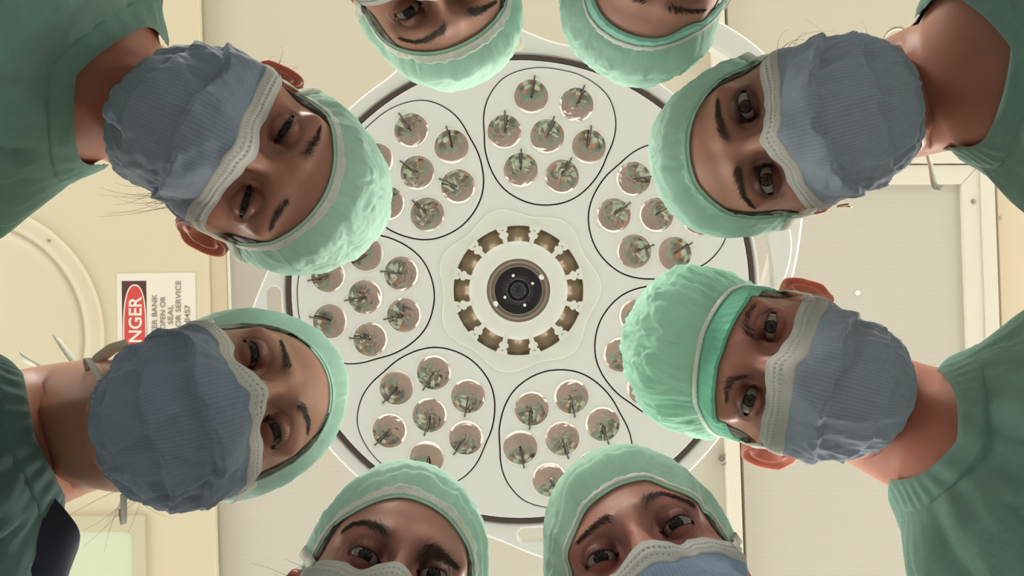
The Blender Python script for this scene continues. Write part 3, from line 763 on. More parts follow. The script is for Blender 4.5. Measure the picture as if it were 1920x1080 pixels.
    corner = 1.2 * np.sin(vv[None, :] * 24 + 2 * fbm(Dm, 3, 2, seed)) * sstep(.65, 1., np.abs(uu))[:, None] * sstep(.1, .2, vv)[None, :]
    vert = np.zeros_like(AZm)
    for (cu, cv, ang, ln, dp) in cfg.get('creases', []):
        du = (uu[:, None] - cu); dv = (vv[None, :] - cv)
        al = du * math.cos(ang) + dv * math.sin(ang); ac = -du * math.sin(ang) + dv * math.cos(ang)
        vert = vert + dp * np.exp(-(al / ln) ** 2) * np.tanh(ac / .02) * np.exp(-np.abs(ac) / .10)
    disp = (om + pleat + crease + corner + vert + 2.4) / 1000.
    edge_in = np.maximum(sstep(.955, 1., np.abs(uu))[:, None], 0 * disp)
    rr = rm + disp
    rr = rr * (1 - edge_in) + (rskin + .0045 + disp * .15) * edge_in
    rr = np.maximum(rr, rskin + .0016)
    rr = rr + .0010 * ridged(Dm, 3.5, seed + 77) * sstep(.12, .2, vv)[None, :]
    hemt = sstep(.10, 0, vv)[None, :]
    rr = rr * (1 - hemt * .6) + np.maximum(rskin + .0025, rm + om / 1000. - .001) * hemt * .6
    Pm = MC + Dm * rr[..., None]
    UVm = np.stack([np.broadcast_to(uu[:, None] * .5 + .5, AZm.shape), np.broadcast_to(vv[None, :], AZm.shape)], -1)
    mc = np.array(cfg['mask_col'])
    Cm = np.broadcast_to(mc, Pm.shape).copy()
    side_b = sstep(.93, .96, np.abs(uu))[:, None, None]
    dots = (np.sin(vv * 150)[None, :] > .2) & (np.abs(np.abs(uu) - .965) < .014)[:, None]
    Cm = Cm * (1 - side_b * .25) + np.array([.5, .55, .6]) * side_b * .25
    Cm = np.where(dots[..., None], np.array([.50, .56, .62]), Cm)
    mask = MB().grid(Wd(Pm), C=Cm, UV=UVm).build('surgical_mask', M['mask'], person, offset=off)
    # white hem with two stitched lines along the top of the mask
    hv = cfg.get('hem', .115); n_r = 26
    hr = np.linspace(-.012, hv, n_r); nu2 = 420; u2 = np.linspace(-1, 1, nu2)
    def samp(A, q):
        i = np.interp(q, vv, np.arange(nv)); i0 = np.clip(i.astype(int), 0, nv - 2); f_ = i - i0
        A2 = np.stack([np.interp(u2, uu, A[:, k]) for k in range(nv)], 1)
        return A2[:, i0] * (1 - f_) + A2[:, i0 + 1] * f_
    Ph_ = np.stack([samp(Pm[..., c], np.clip(hr, 0, 1)) for c in range(3)], -1)
    nrm = samp(rr, np.clip(hr, 0, 1))
    Dn = Ph_ - MC; Dn /= np.linalg.norm(Dn, axis=-1, keepdims=True)
    prof = .0007 + .0007 * np.exp(-((hr - .040) / .008) ** 2) + .0006 * np.exp(-((hr - .070) / .008) ** 2) - .0006 * (hr > hv - .005)
    Ph_ = Ph_ + Dn * prof[None, :, None]
    Ph_[:, 0] = Ph_[:, 1] - Dn[:, 1] * .0012
    hc = np.array(cfg.get('hem_col', (.66, .64, .615)))
    Chm = np.broadcast_to(hc, Ph_.shape).copy()
    st = (np.sin(u2 * 190)[:, None] > .35) & ((np.abs(hr - .052) < .0045) | (np.abs(hr - .085) < .0045))[None, :]
    Chm = np.where(st[..., None], hc * .50, Chm)
    Chm = Chm * np.where((hr > .09), .93, 1.)[None, :, None]
    MB().grid(Wd(Ph_), C=Chm).build('mask_hem', M['hem'], mask, offset=off)
    # straps: one from each upper corner over the ear to the back of the cap, one from each lower corner behind the neck
    for sg in (1, -1):
        k_ = -9 if sg > 0 else 8
        p0 = Pm[k_, 5]; p3 = Pm[-3 if sg > 0 else 2, nv - 22]
        S = MB(); bw = cfg.get('strap', .0088)
        st_ = cfg.get('strap_to', (140, 34))
        a0_, e0_ = azel(p0 - CEN)
        q = np.linspace(0, 1, 22)
        A = np.degrees(a0_) * (1 - q) + sg * st_[0] * q; E_ = np.degrees(e0_) * (1 - q) + st_[1] * q + cfg.get('strap_up', 3) * np.sin(q * PI)
        Ds = dirv(np.radians(A), np.radians(E_)); rs = head_r(Ds, eyes, CEN, fn)
        edl = np.interp(A, azc, ed)
        capo_ = np.clip(spread(h['cap'], A, E_, cfg.get('cap_base', 15), 17, .04), 3.5, 46) / 1000. + .0022
        lift = .0062 + np.maximum(capo_ - .0050, 0) * sstep(-3, 14, E_ - edl)
        ps = CEN + Ds * (rs + lift)[:, None]; ps[0] = p0 + Ds[0] * .0008; ps[1] = ps[1] * .5 + (p0 + Ds[1] * .001) * .5
        ribbon(S, Wd(ps), np.cross(np.gradient(ps, axis=0), Ds) @ R.T, bw, (.74, .735, .67))
        S.build('upper_strap', M['elastic'], mask, offset=off)
        S = MB()
        n2 = np.array([sg * .060, .060, -.060]); mid = (p3 + n2) / 2 + np.array([sg * cfg.get('loop', .008), 0, -.006])
        ps = bezier(p3, p3 * .4 + mid * .6, mid * .5 + n2 * .5 + np.array([sg * .006, 0, 0]), n2, 14)
        ribbon(S, Wd(ps), np.array([0, 0.3, 1.]) @ R.T, bw * .6, (.74, .735, .67))
        S.build('lower_strap', M['elastic'], mask, offset=off)
    for tie in cfg.get('ties', []):
        S = MB(); ps = np.array([pix(*q) for q in tie['pts']])
        tt = np.linspace(0, 1, len(ps)); q = np.linspace(0, 1, 26)
        ps = np.stack([np.interp(q, tt, ps[:, c]) for c in range(3)], -1)
        for _ in range(3): ps[1:-1] = (ps[:-2] + ps[1:-1] * 2 + ps[2:]) / 4
        wd = norm(tie['w'])[None, :] + .35 * np.stack([np.sin(q * 4), np.cos(q * 3), np.sin(q * 5)], -1)
        ribbon(S, ps, wd, tie['width'], (.78, .77, .68))
        S.build('mask_tie', M['elastic'], mask, offset=off)
    # ================= earrings
    if cfg.get('earrings'):
        for sg in (1, -1):
            c = np.array([sg * .077, .004, -.030]); an = np.linspace(0, 2 * PI, 22, endpoint=False)
            ring = c + .0048 * np.stack([0 * an + sg * .2 * np.cos(an), np.cos(an), np.sin(an)], -1)
            E_ = MB().tube(Wd(ring), .0011, 8, closed=True)
            E_.tube(Wd(np.array([c + [0, .0048, 0], c + [sg * .003, .009, -.003], c + [sg * .004, .013, -.005]])), [.0010, .0013, .0008], 8)
            E_.build('earring', M['gold'], person, offset=off)
    # ================= clothes
    vz, vw = cfg.get('vneck', (-.085, .95))
    phi = np.linspace(-PI, PI, 240, endpoint=False)
    def neckline(phi, lift=0.):
        a = np.abs(phi)
        return np.where(a < vw, vz + (-.008 - vz) * (a / vw) ** 1.0, -.008 + .014 * sstep(vw, PI, a)) + lift
    zn = neckline(phi)
    K = 90; q = np.linspace(0, 1, K) ** 1.25
    Zt = zn[:, None] + (-.70 - zn[:, None]) * q[None, :]
    PHt = phi[:, None] + 0 * Zt
    Pt = torso_pt(PHt, Zt, .004)
    nd = np.stack([np.sin(PHt), -np.cos(PHt), 0 * PHt + .2], -1)
    fl = fbm(Pt * np.array([1, 1, .45]) + nb, 9, 3, seed) * .014 + ridged(Pt * np.array([1, 1, .30]) + .3 * nb + .05 * fbm(Pt, 6, 2, seed)[..., None], 5.0, seed + 9) * .034
    dq = np.stack([PHt * 1.6 + .5 * fbm(Pt, 5, 2, seed + 3), Zt * 3.0 + .25 * np.abs(PHt), 0 * Zt], -1)
    fl = fl + .022 * np.maximum(ridged(dq, 1.5, seed + 17), -.3) + .010 * ridged(dq, 3.4, seed + 27)
    fl = np.maximum(fl, -.004) - .004 * sstep(0, .2, q)[None, :]
    fl = np.maximum(fl, -.003) * (1 - .85 * np.sin(PHt) ** 4)
    gath = .0016 * np.sin(PHt * 60 + 3 * fbm(Pt, 20, 2, seed)) * np.exp(-q / .03)[None, :]
    Pt = Pt + nd * ((fl * sstep(0.01, .12, q)[None, :]) + gath)[..., None]
    sc = np.array(cfg['scrub'])
    scr = MB().grid(Tw(Pt), wrap_u=True, C=sc, flip=True)
    for sg in (1, -1):                                    # short sleeves
        S, E = np.array([sg * .104, .022, -.085]), np.array([sg * .124, .110, -.29])
        ax_ = bezier(S, S * .7 + E * .3, S * .35 + E * .65, E, 18)
        rad__ = np.interp(np.linspace(0, 1, 18), [0, .3, 1], [.058, .060, .060])
        mbs = MB().tube(ax_, rad__, 36, caps=False)
        Ps = np.concatenate(mbs.v).reshape(18, 36, 3)
        ctr = ax_[:, None, :]; dd = Ps - ctr
        Ps = Ps + dd * (fbm(Ps + nb, 14, 3, seed + 2) * .16 + ridged(Ps + nb, 8, seed) * .10)[..., None]
        scr.grid(Tw(Ps), wrap_v=True, C=sc)
    scrub = scr.build('scrub_top', M['scrub'], person, offset=off)
    # gathered neckband
    cw = .024; kq = np.linspace(0, 1, 9)
    Zc = zn[:, None] - cw * kq[None, :] * (1 - .0 * zn[:, None]) + .003
    PHc = phi[:, None] + 0 * Zc
    rip = .0014 * np.sin(PHc * 46 + 2 * np.sin(PHc * 7 + seed)) * np.sin(kq * PI)[None, :]
    Pk = torso_pt(PHc, Zc, .0075) + np.stack([np.sin(PHc), -np.cos(PHc), 0 * PHc], -1) * (rip - .004 * (kq > .95)[None, :] - .003 * (kq < .05)[None, :])[..., None]
    MB().grid(Tw(Pk), wrap_u=True, C=sc * cfg.get('collar_tint', 1.06), flip=True).build('neckband', M['scrub'], scrub, offset=off)
    # undershirt in navy, a little higher at the neck
    if cfg.get('navy'):
        ap = np.abs(phi); zu = neckline(phi, -.006 + cfg['navy'] * sstep(1.0, 1.5, ap) * sstep(2.6, 2.0, ap))
        Zu = zu[:, None] + (-.30 - zu[:, None]) * np.linspace(0, 1, 24)[None, :]
        nf = cfg.get('navy_flap', 0) * (sstep(.45, .9, phi) * sstep(2.7, 2.2, phi))[:, None] * np.ones_like(Zu)
        MB().grid(Tw(torso_pt(phi[:, None] + 0 * Zu, Zu, .0005) + nf[..., None] * np.stack([np.sin(phi), -np.cos(phi), .15 + 0 * phi], -1)[:, None, :]), wrap_u=True, C=(.030, .032, .062), flip=True).build('undershirt', M['navy'], person, offset=off)
    # trousers and shoes
    T_ = MB()
    zz = np.linspace(-.62, -.55, 4)
    ph2 = np.linspace(-PI, PI, 48, endpoint=False)
    hipc = pelvis
    topr = Tw(torso_pt(ph2, np.full_like(ph2, -.56), -.008))
    fwd = -np.array([out[0], out[1], 0]); lf = norm([left[0], left[1], 0])
    low = []
    for q in np.linspace(0, 1, 7):
        ring = pelvis + np.array([0, 0, -.13 * q]) + (np.sin(ph2) * (.172 - .01 * q))[:, None] * lf + (np.cos(ph2) * .118)[:, None] * fwd
        w = sstep(0, .5, q); low.append(topr * (1 - w) + ring * w)
    T_.grid(np.array(low), wrap_v=True, C=sc * .95)
    for sg in (1, -1):
        hp = pelvis + lf * sg * .080 + np.array([0, 0, -.06]); ft = feet + lf * sg * .095 + np.array([0, 0, .055])
        kn = (hp + ft) / 2 + fwd * .02
        leg = bezier(hp, hp * .5 + kn * .5, kn * .5 + ft * .5, ft, 16)
        T_.tube(leg, np.interp(np.linspace(0, 1, 16), [0, .15, .5, 1], [.092, .094, .075, .062]), 24, C=sc * .95)
        SH = MB()
        sec = []
        for a_, w_, hh in ((-.09, .02, .02), (-.08, .034, .055), (-.03, .038, .075), (.03, .040, .070), (.10, .046, .052), (.15, .044, .038), (.18, .03, .026), (.19, .01, .014)):
            g = np.linspace(0, 2 * PI, 20, endpoint=False)
            sec.append(feet + lf * sg * .095 + fwd * (a_ + .02) + (np.cos(g) * w_)[:, None] * lf + (np.maximum(np.sin(g), -.15 / .15 * 0 + -0.0) * hh + .001)[:, None] * np.array([0, 0, 1.]))
        SH.grid(np.array(sec), wrap_v=True)
        SH.build('shoe', M['shoe'], person, offset=off)
    T_.build('trousers', M['scrub'], person, offset=off)
    return person

# ------------------------------------------------------------------ the people
WORLD, EXPOSURE = 1.9, .47
TEAL = (.175, .315, .275)
MINT = (.66, .95, .83)
SK = (.41, .19, .14)
BLUE = (.325, .38, .485)
BROWN = (.030, .018, .013)
PEOPLE = {
 'UR': dict(seed=11, shift=(.021, -.023, .052), lean=rad(46), turn=rad(14), ear_size=.8, flare=.0, skin=SK, hair=(.05, .028, .016), iris=(.035, .018, .012), open=(.0054, .0050), makeup=.85, brow_w=2.4, brow_s=.8, brow_n=300,
    cap_col=MINT, mask_col=BLUE, scrub=TEAL, navy=.026, earrings=True, crinkle=1.5, cap_side=10, tuck=[(.10, 2.5)], band_w=2.2, band_col=(.46, .78, .62),
    wisps=[(118, -42, .07, 8, (.5, .3, -.3), (.2, .1, .8)), (75, -8, .03, 5, (.3, .2, -.8), (.1, .3, 0))],
    ties=[dict(pts=[(1655, 88, .80), (1657, 68, .80), (1672, 54, .80), (1690, 52, .80), (1706, 64, .80), (1712, 82, .80), (1700, 92, .80)], w=(.2, .2, 1), width=.006), dict(pts=[(1722, 262, .80), (1738, 285, .80), (1746, 315, .79), (1751, 350, .78), (1766, 353, .78)], w=(.8, -.2, .5), width=.009)],
    creases=[(-.55, .72, 1.35, .22, 2.6), (-.62, .45, .2, .3, 2.0), (.5, .5, .9, .35, 1.8)],
    label='person in mint cap and blue mask with wide open dark-lined eyes and small earrings'),
 'LR': dict(seed=22, shift=(.012, .026, .036), lean=rad(38), turn=rad(6), vneck=(-.05, .8), skin=(.47, .205, .16), hair=(.075, .045, .03), iris=(.035, .032, .032), open=(.0050, .0044), brow_w=2.6, brow_s=.35, brow_n=120, crease=.0017,
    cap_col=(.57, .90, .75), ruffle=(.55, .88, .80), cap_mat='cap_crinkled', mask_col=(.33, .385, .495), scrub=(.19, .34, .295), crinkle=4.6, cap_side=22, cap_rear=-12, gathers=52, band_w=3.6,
    flare=.62, ear_size=1.0, hem=.15, strap_to=(101, 14), wisps=[], creases=[(.45, .55, 1.2, .35, 3.2), (.2, .35, .2, .3, 2.2)],
    label='person in tall crinkled green bouffant cap with white elastic band and both ears showing'),
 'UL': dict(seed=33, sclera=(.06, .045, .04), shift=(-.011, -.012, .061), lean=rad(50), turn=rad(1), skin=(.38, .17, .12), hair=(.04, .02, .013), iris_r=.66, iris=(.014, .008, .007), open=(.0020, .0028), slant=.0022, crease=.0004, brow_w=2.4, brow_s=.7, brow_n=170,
    cap_col=MINT, mask_col=(.24, .285, .37), scrub=TEAL, crinkle=1.6, cap_side=17, band_w=3.6, flare=.62, ear_size=.98, strap_to=(112, 24),
    wisps=[(104, -34, .045, 16, (.5, .2, -.5), (.2, .5, -.9)), (-95, -2, .03, 10, (-.9, .2, .2), (0, .4, .4)), (-120, -40, .05, 3, (-.6, .2, -.6), (0, 0, -.4))],
    creases=[(.35, .35, .5, .3, 2.6), (.3, .7, 1.2, .25, 2.8), (-.3, .4, -.6, .3, 2.2)],
    label='person with lowered narrow eyes and white-edged mint cap, above the warning sign'),
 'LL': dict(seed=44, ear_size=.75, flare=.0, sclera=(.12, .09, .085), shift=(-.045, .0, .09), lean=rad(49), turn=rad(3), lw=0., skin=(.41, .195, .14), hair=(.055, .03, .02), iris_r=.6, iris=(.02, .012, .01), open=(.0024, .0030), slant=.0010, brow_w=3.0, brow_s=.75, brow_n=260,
    cap_col=(.68, .95, .85), mask_col=(.205, .255, .34), scrub=(.095, .175, .165), navy=.004, navy_flap=.034, crinkle=1.1, cap_side=8, strap_to=(104, 10), loop=.035, vneck=(-.022, .8),
    wisps=[(115, -50, .05, 9, (.3, .4, -.5), (.3, .2, 0)), (-120, -50, .03, 8, (-.3, .3, -.2), (0, 0, 0))],
    creases=[(-.35, .40, -1.0, .3, 3.0), (.1, .55, 1.1, .3, 3.2), (.65, .65, 1.25, .4, 3.4)],
    ties=[dict(pts=[(240, 646, .66), (212, 652, .67), (186, 672, .68), (165, 700, .69)], w=(.4, .7, .5), width=.011), dict(pts=[(105, 632, .74), (125, 660, .73), (140, 680, .72), (152, 705, .71)], w=(.9, .2, .2), width=.008), dict(pts=[(40, 668, .76), (70, 685, .75), (95, 705, .74)], w=(.3, .9, .2), width=.012)],
    label='person with big dark blue mask and only a thin rim of mint cap'),
 'TL': dict(seed=55, skin=(.38, .17, .12), hair=(.035, .018, .012), iris=(.02, .012, .01), open=(.0042, .0040), brow_w=3.4, brow_s=.85, brow_n=330,
    cap_col=MINT, mask_col=BLUE, scrub=TEAL, crinkle=1.5, cap_side=12, band_w=4.0, wisps=[],
    label='left of two upside-down people, dark brows and a white-banded mint cap'),
 'TR': dict(seed=66, skin=(.46, .225, .175), hair=(.06, .035, .022), iris=(.03, .02, .015), open=(.0042, .0038), brow_w=2.6, brow_s=.5, brow_n=160,
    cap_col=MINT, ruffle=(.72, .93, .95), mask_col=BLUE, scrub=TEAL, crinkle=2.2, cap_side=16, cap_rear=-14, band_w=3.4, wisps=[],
    label='right of two upside-down people, only the forehead under a mint cap'),
 'BL': dict(seed=77, skin=(.41, .18, .145), hair=(.05, .028, .018), iris=(.018, .013, .012), open=(.0042, .0040), brow_w=3.2, brow_s=.75, brow_n=300,
    cap_col=(.68, .95, .85), mask_col=(.30, .33, .40), scrub=TEAL, crinkle=1.2, cap_side=13, band_w=3.6, tuck=[(.16, 3.5), (.34, 2.5)], flare=.5, ear_size=.9, hem=.16,
    wisps=[(-80, 2, .035, 10, (-.6, .3, -.2), (0, .2, .3))],
    label='person at the bottom edge with pale mask and folded mint cap, left of two'),
 'BR': dict(seed=88, skin=(.42, .18, .15), hair=(.05, .028, .018), iris=(.02, .015, .014), open=(.0040, .0036), brow_w=3.0, brow_s=.6, brow_n=240,
    cap_col=(.64, .95, .80), mask_col=(.25, .33, .47), scrub=TEAL, crinkle=1.2, cap_side=12, band_w=2.2, tuck=[(.2, 2.0)], wisps=[],
    label='smiling person at the bottom edge with peaked mint cap, right of two'),
}
for key in PEOPLE:
    build_person(key, PEOPLE[key])

# ------------------------------------------------------------------ flat plates with holes, lathes
def plate(name, loops, zb, zt, mat, parent=None, bevel=.0015, off=(0, 0, 0)):
    """a sheet cut to the first loop with the others as holes; world coordinates, zb (underside) .. zt"""
    cu = bpy.data.curves.new(name, 'CURVE'); cu.dimensions = '2D'; cu.fill_mode = 'BOTH'
    cu.bevel_depth = bevel; cu.bevel_resolution = 2; cu.extrude = max((zt - zb) / 2 - bevel, 0); cu.offset = -bevel
    for lp in loops:
        s = cu.splines.new('POLY'); s.points.add(len(lp) - 1); s.use_cyclic_u = True
        for p, q in zip(s.points, lp): p.co = (q[0], q[1], 0, 1)
    t = bpy.data.objects.new('tmp', cu); COL.objects.link(t)
    bpy.context.view_layer.update()
    me = bpy.data.meshes.new_from_object(t.evaluated_get(bpy.context.evaluated_depsgraph_get()))
    bpy.data.objects.remove(t); bpy.data.curves.remove(cu)
    me.name = name
    me.transform(Matrix.Translation((-off[0], -off[1], (zb + zt) / 2 - off[2])))
    me.materials.clear(); me.materials.append(mat)
    o = bpy.data.objects.new(name, me)
    return link(o, parent)

def circle(cx, cy, r, n=72):
    return [(cx + r * math.cos(2 * PI * i / n), cy + r * math.sin(2 * PI * i / n)) for i in range(n)]

def lathe(prof, cx, cy, n=72):
    pr = np.array(prof); an = np.linspace(0, 2 * PI, n, endpoint=False)
    return np.stack([cx + pr[:, 0][None] * np.cos(an)[:, None], cy + pr[:, 0][None] * np.sin(an)[:, None], np.broadcast_to(pr[:, 1][None], (n, len(pr)))], -1)

# ------------------------------------------------------------------ the surgical lamp (1 px = 1 mm at its face)
LZ = Z0 + 1.40
LC = ((975.5 - 960) / 1000., (542 - 540) / 1000.)
lamp = empty('surgical_lamp', (LC[0], LC[1], Z0 + 2.1))
tag(lamp, 'large round white surgical ceiling lamp with seven clusters of silver reflectors', 'surgical lamp')
LO = lamp.location[:]
def lobe_r(d):
    best = 0
    for k in range(4):
        a = (d - (78 + 90 * k) + 180) % 360 - 180
        if abs(a) < 22: best = max(best, math.cos(a / 22 * PI / 2) ** 2)
    return .470 + .052 * best
outl = [(LC[0] + lobe_r(d) * math.cos(rad(d)), LC[1] + lobe_r(d) * math.sin(rad(d))) for d in np.arange(0, 360, 1.5)]
slots = []
for k in range(4):
    c = 78 + 90 * k; L = []
    for d in np.linspace(-11, 11, 16): L.append((.480, c + d))
    for q in np.linspace(0, PI, 7)[1:-1]: L.append((.466 + .014 * math.cos(q), c + 11 + 1.6 * math.sin(q)))
    for d in np.linspace(11, -11, 16): L.append((.452, c + d))
    for q in np.linspace(PI, 0, 7)[1:-1]: L.append((.466 + .014 * math.cos(q), c - 11 - 1.6 * math.sin(q)))
    slots.append([(LC[0] + r * math.cos(rad(d)), LC[1] + r * math.sin(rad(d))) for r, d in L])
plate('lamp_housing', [outl, circle(*LC, .4405, 120)] + slots, LZ + .006, LZ + .040, M['lamp'], lamp, .005, LO)
plate('rubber_seal', [circle(*LC, .4405, 140), circle(*LC, .4305, 140)], LZ + .001, LZ + .03, M['dark'], lamp, .0012, LO)
MB().grid(lathe([(.44, LZ + .04), (.43, LZ + .06), (.36, LZ + .10), (.22, LZ + .125), (.07, LZ + .13), (.065, LZ + .2), (.065, LZ + .70)], *LC), wrap_u=True).build('lamp_back', M['lamp'], lamp, offset=LO)
plate('backing_plate', [circle(*LC, .438, 120)], LZ + .030, LZ + .036, M['gap'], lamp, .0005, LO)
PR = [(0, 126), (25, 131), (48, 137), (70, 131), (98, 117), (125, 121), (150, 128), (180, 130)]
def pod_loop(k, off_, n=110):
    th = rad(-80 + 360 / 7 * k); cx, cy = LC[0] + .2915 * math.cos(th), LC[1] + .2915 * math.sin(th)
    L = []
    for i in range(n):
        d = -180 + 360 * i / n
        r = np.interp(abs(d), [p[0] for p in PR], [p[1] for p in PR]) / 1000 + off_
        L.append((r, d))
    rr = np.array([q[0] for q in L]); rr = (np.roll(rr, 1) + np.roll(rr, -1) + rr * 2 + np.roll(rr, 2) + np.roll(rr, -2)) / 6
    return [(cx + r * math.cos(th + rad(d)), cy + r * math.sin(th + rad(d))) for r, (_, d) in zip(rr, L)], (cx, cy), th
hubl = [(LC[0] - .0035 + (.148 + .0075 * math.cos(7 * (rad(d) - rad(-80) - PI / 7))) * math.cos(rad(d)), LC[1] + .0025 + (.148 + .0075 * math.cos(7 * (rad(d) - rad(-80) - PI / 7))) * math.sin(rad(d))) for d in np.arange(0, 360, 2.5)]
HC = (LC[0] - .0035, LC[1] + .0025)
plate('front_plate', [circle(*LC, .4295, 140)] + [pod_loop(k, .0013)[0] for k in range(7)] + [circle(*HC, .124)], LZ, LZ + .008, M['lamp'], lamp, .0015, LO)
hexa = [-32, 33, -94, 94, -152, 150]
for k in range(7):
    lp, (cx, cy), th = pod_loop(k, -.0013)
    cs = [(cx, cy)] + [(cx + .0805 * math.cos(th + rad(a)), cy + .0805 * math.sin(th + rad(a))) for a in hexa]
    pod = plate('reflector_cluster', [lp] + [circle(x, y, .0335, 40) for x, y in cs], LZ - .0015, LZ + .008, M['lamp'], lamp, .0014, LO)
    for j, (x, y) in enumerate(cs):
        rg = np.random.default_rng(100 * k + j)
        n_, m_ = 16, 7
        rr = np.linspace(0, 1, m_)[None, :] * np.ones((n_, 1)); an = np.linspace(0, 2 * PI, n_, endpoint=False)[:, None] + 0 * np.arange(m_)[None, :]
        jit = rg.normal(0, .00022, (n_, m_)); jit[:, 0] = 0; jit[:, -1] = 0
        ox_, oy_ = x - LC[0], y - LC[1]; ol_ = math.hypot(ox_, oy_); tx, ty = rg.normal(0, .03, 2) + .10 * np.array([ox_, oy_]) / ol_
        zz = LZ + .0065 + .0058 * (1 - rr ** 2) + .0014 * (1 - rr ** 9) + jit + .033 * rr * (tx * np.cos(an) + ty * np.sin(an))
        P = np.stack([x + .0342 * rr * np.cos(an), y + .0342 * rr * np.sin(an), zz], -1)
        MB().grid(P, wrap_u=True).build('reflector', M['mirror'], pod, smooth=(j % 3 == 1), offset=LO)
        MB().grid(lathe([(.0342, LZ + .0065), (.0342, LZ - .002), (.0330, LZ - .0026), (.0322, LZ - .002), (.0322, LZ + .004)], x, y, 40), wrap_u=True).build('glass_rim', M['hub'], pod, offset=LO)
        a_ = th + rg.normal(0, .25)
        dx, dy = math.cos(a_), math.sin(a_)
        MB().tube([(x + dx * .039, y + dy * .039, LZ - .0030), (x + dx * .030, y + dy * .030, LZ - .0032), (x + dx * .014, y + dy * .014, LZ + .002), (x + dx * .003, y + dy * .003, LZ + .008)], [.0014, .0014, .0013, .0011], 8).build('bulb_rod', M['rod'], pod, offset=LO)
# hub in the middle
plate('hub_plate', [hubl, circle(*HC, .1215, 96)], LZ - .0025, LZ + .004, M['hub'], lamp, .002, LO)
A_ = MB()
for k in range(12):
    for s in (0, 1):
        q = [rad(30 * k - 90 - 15 + 15 * s), rad(30 * k - 90 - 15 + 15 * (s + 1))]
        pts = []
        for i, r in enumerate(np.linspace(.080, .124, 4)):
            for j, a in enumerate(np.linspace(q[0], q[1], 5)):
                e = j / 4 if s == 0 else 1 - j / 4
                pts.append((HC[0] + r * math.cos(a), HC[1] + r * math.sin(a), LZ + .020 - .010 * e ** 2 + .006 * (i / 3) ** 2))
        A_.grid(np.array(pts).reshape(4, 5, 3))
A_.build('hub_reflector', M['amber'], lamp, offset=LO)
MB().grid(lathe([(.0925, LZ + .014), (.0925, LZ - .004), (.0905, LZ - .007), (.080, LZ - .0085), (.068, LZ - .0105), (.060, LZ - .010), (.0585, LZ - .008), (.0585, LZ + .01)], *HC), wrap_u=True).build('hub_ring', M['hub'], lamp, offset=LO)
for k in range(12):
    a = rad(-90 + 15 + 30 * k)
    prof = [(.078, .0046), (.092, .0042), (.1005, .0046), (.1035, .0085), (.1085, .0092), (.1100, .0062), (.1125, .0060), (.1145, .0092), (.1235, .0115)]
    L = [(r, w) for r, w in prof] + [(r, -w) for r, w in reversed(prof)]
    lp = [(HC[0] + r * math.cos(a) - w * math.sin(a), HC[1] + r * math.sin(a) + w * math.cos(a)) for r, w in L]
    sp = plate('hub_clip', [lp], LZ - .0078, LZ - .001, M['hub'], lamp, .0009, LO)
    MB().box((HC[0] + .1155 * math.cos(a), HC[1] + .1155 * math.sin(a), LZ - .0079), (.0011, .0045, .0006), rot=[[math.cos(a), -math.sin(a), 0], [math.sin(a), math.cos(a), 0], [0, 0, 1]]).build('clip_slit', M['rod'], sp, smooth=False, offset=LO)
lens = MB().grid(lathe([(.0585, LZ + .004), (.0583, LZ - .008), (.0565, LZ - .010), (.053, LZ - .008), (.050, LZ - .004), (.0465, LZ - .006), (.0445, LZ - .004), (.044, LZ + .001)], *HC), wrap_u=True).build('camera_bezel', M['bezel'], lamp, offset=LO)
MB().grid(lathe([(.0445, LZ + .0), (.030, LZ - .001), (.0195, LZ + .001), (.0185, LZ + .004), (.0165, LZ + .004), (.0155, LZ - .0005), (.010, LZ - .0025), (.0001, LZ - .003)], *HC), wrap_u=True).build('lens', M['lens'], lens, offset=LO)
for (dx, dy, r) in ((-.0098, -.0277, .0028), (.0266, -.0130, .0027), (-.0253, .0128, .0027), (.0118, .0276, .0029), (.0438, -.0252, .0055), (-.0433, .0254, .0055)):
    MB().grid(lathe([(r, LZ - .001), (r, LZ - .007), (r * .7, LZ - .0085), (.0001, LZ - .009)], HC[0] + dx, HC[1] + dy, 16), wrap_u=True).build('lens_glint', M['glint_plug'], lens, offset=LO)  # specks of reflected light on the lens, built as white studs
# the fork that carries the lamp, to the upper right
yk = np.array([pix(x, y, 1.475) for x, y in ((1195, 20), (1290, 35), (1362, 72), (1425, 118), (1468, 190), (1488, 290), (1484, 400), (1470, 500), (1440, 590))])
tt = np.linspace(0, 1, len(yk)); q = np.linspace(0, 1, 60)
ykp = np.stack([np.interp(q, tt, yk[:, c]) for c in range(3)], -1)
for _ in range(12): ykp[1:-1] = (ykp[:-2] + ykp[1:-1] * 2 + ykp[2:]) / 4
tg = np.gradient(ykp, axis=0); nn = np.cross(tg, [0, 0, 1]); nn /= np.linalg.norm(nn, axis=1, keepdims=True)
w_ = .026; zz = np.array([0, 0, 1.])
sec = [(-w_, .004), (-w_ + .005, 0), (w_ - .005, 0), (w_, .004), (w_, .03), (-w_, .03)]
MB().grid(np.stack([ykp + nn * a + zz * b for a, b in sec], 1), wrap_v=True).build('lamp_fork', M['lamp'], lamp, offset=LO, smooth=False)
for p in (ykp[0], ykp[-1]):
    e = np.array([LC[0] + (p[0] - LC[0]) * .72, LC[1] + (p[1] - LC[1]) * .72, LZ + .09])
    MB().tube(np.array([p + zz * .015, (p + e) / 2 + zz * .04, e]), .022, 12).build('fork_joint', M['lamp'], lamp, offset=LO)
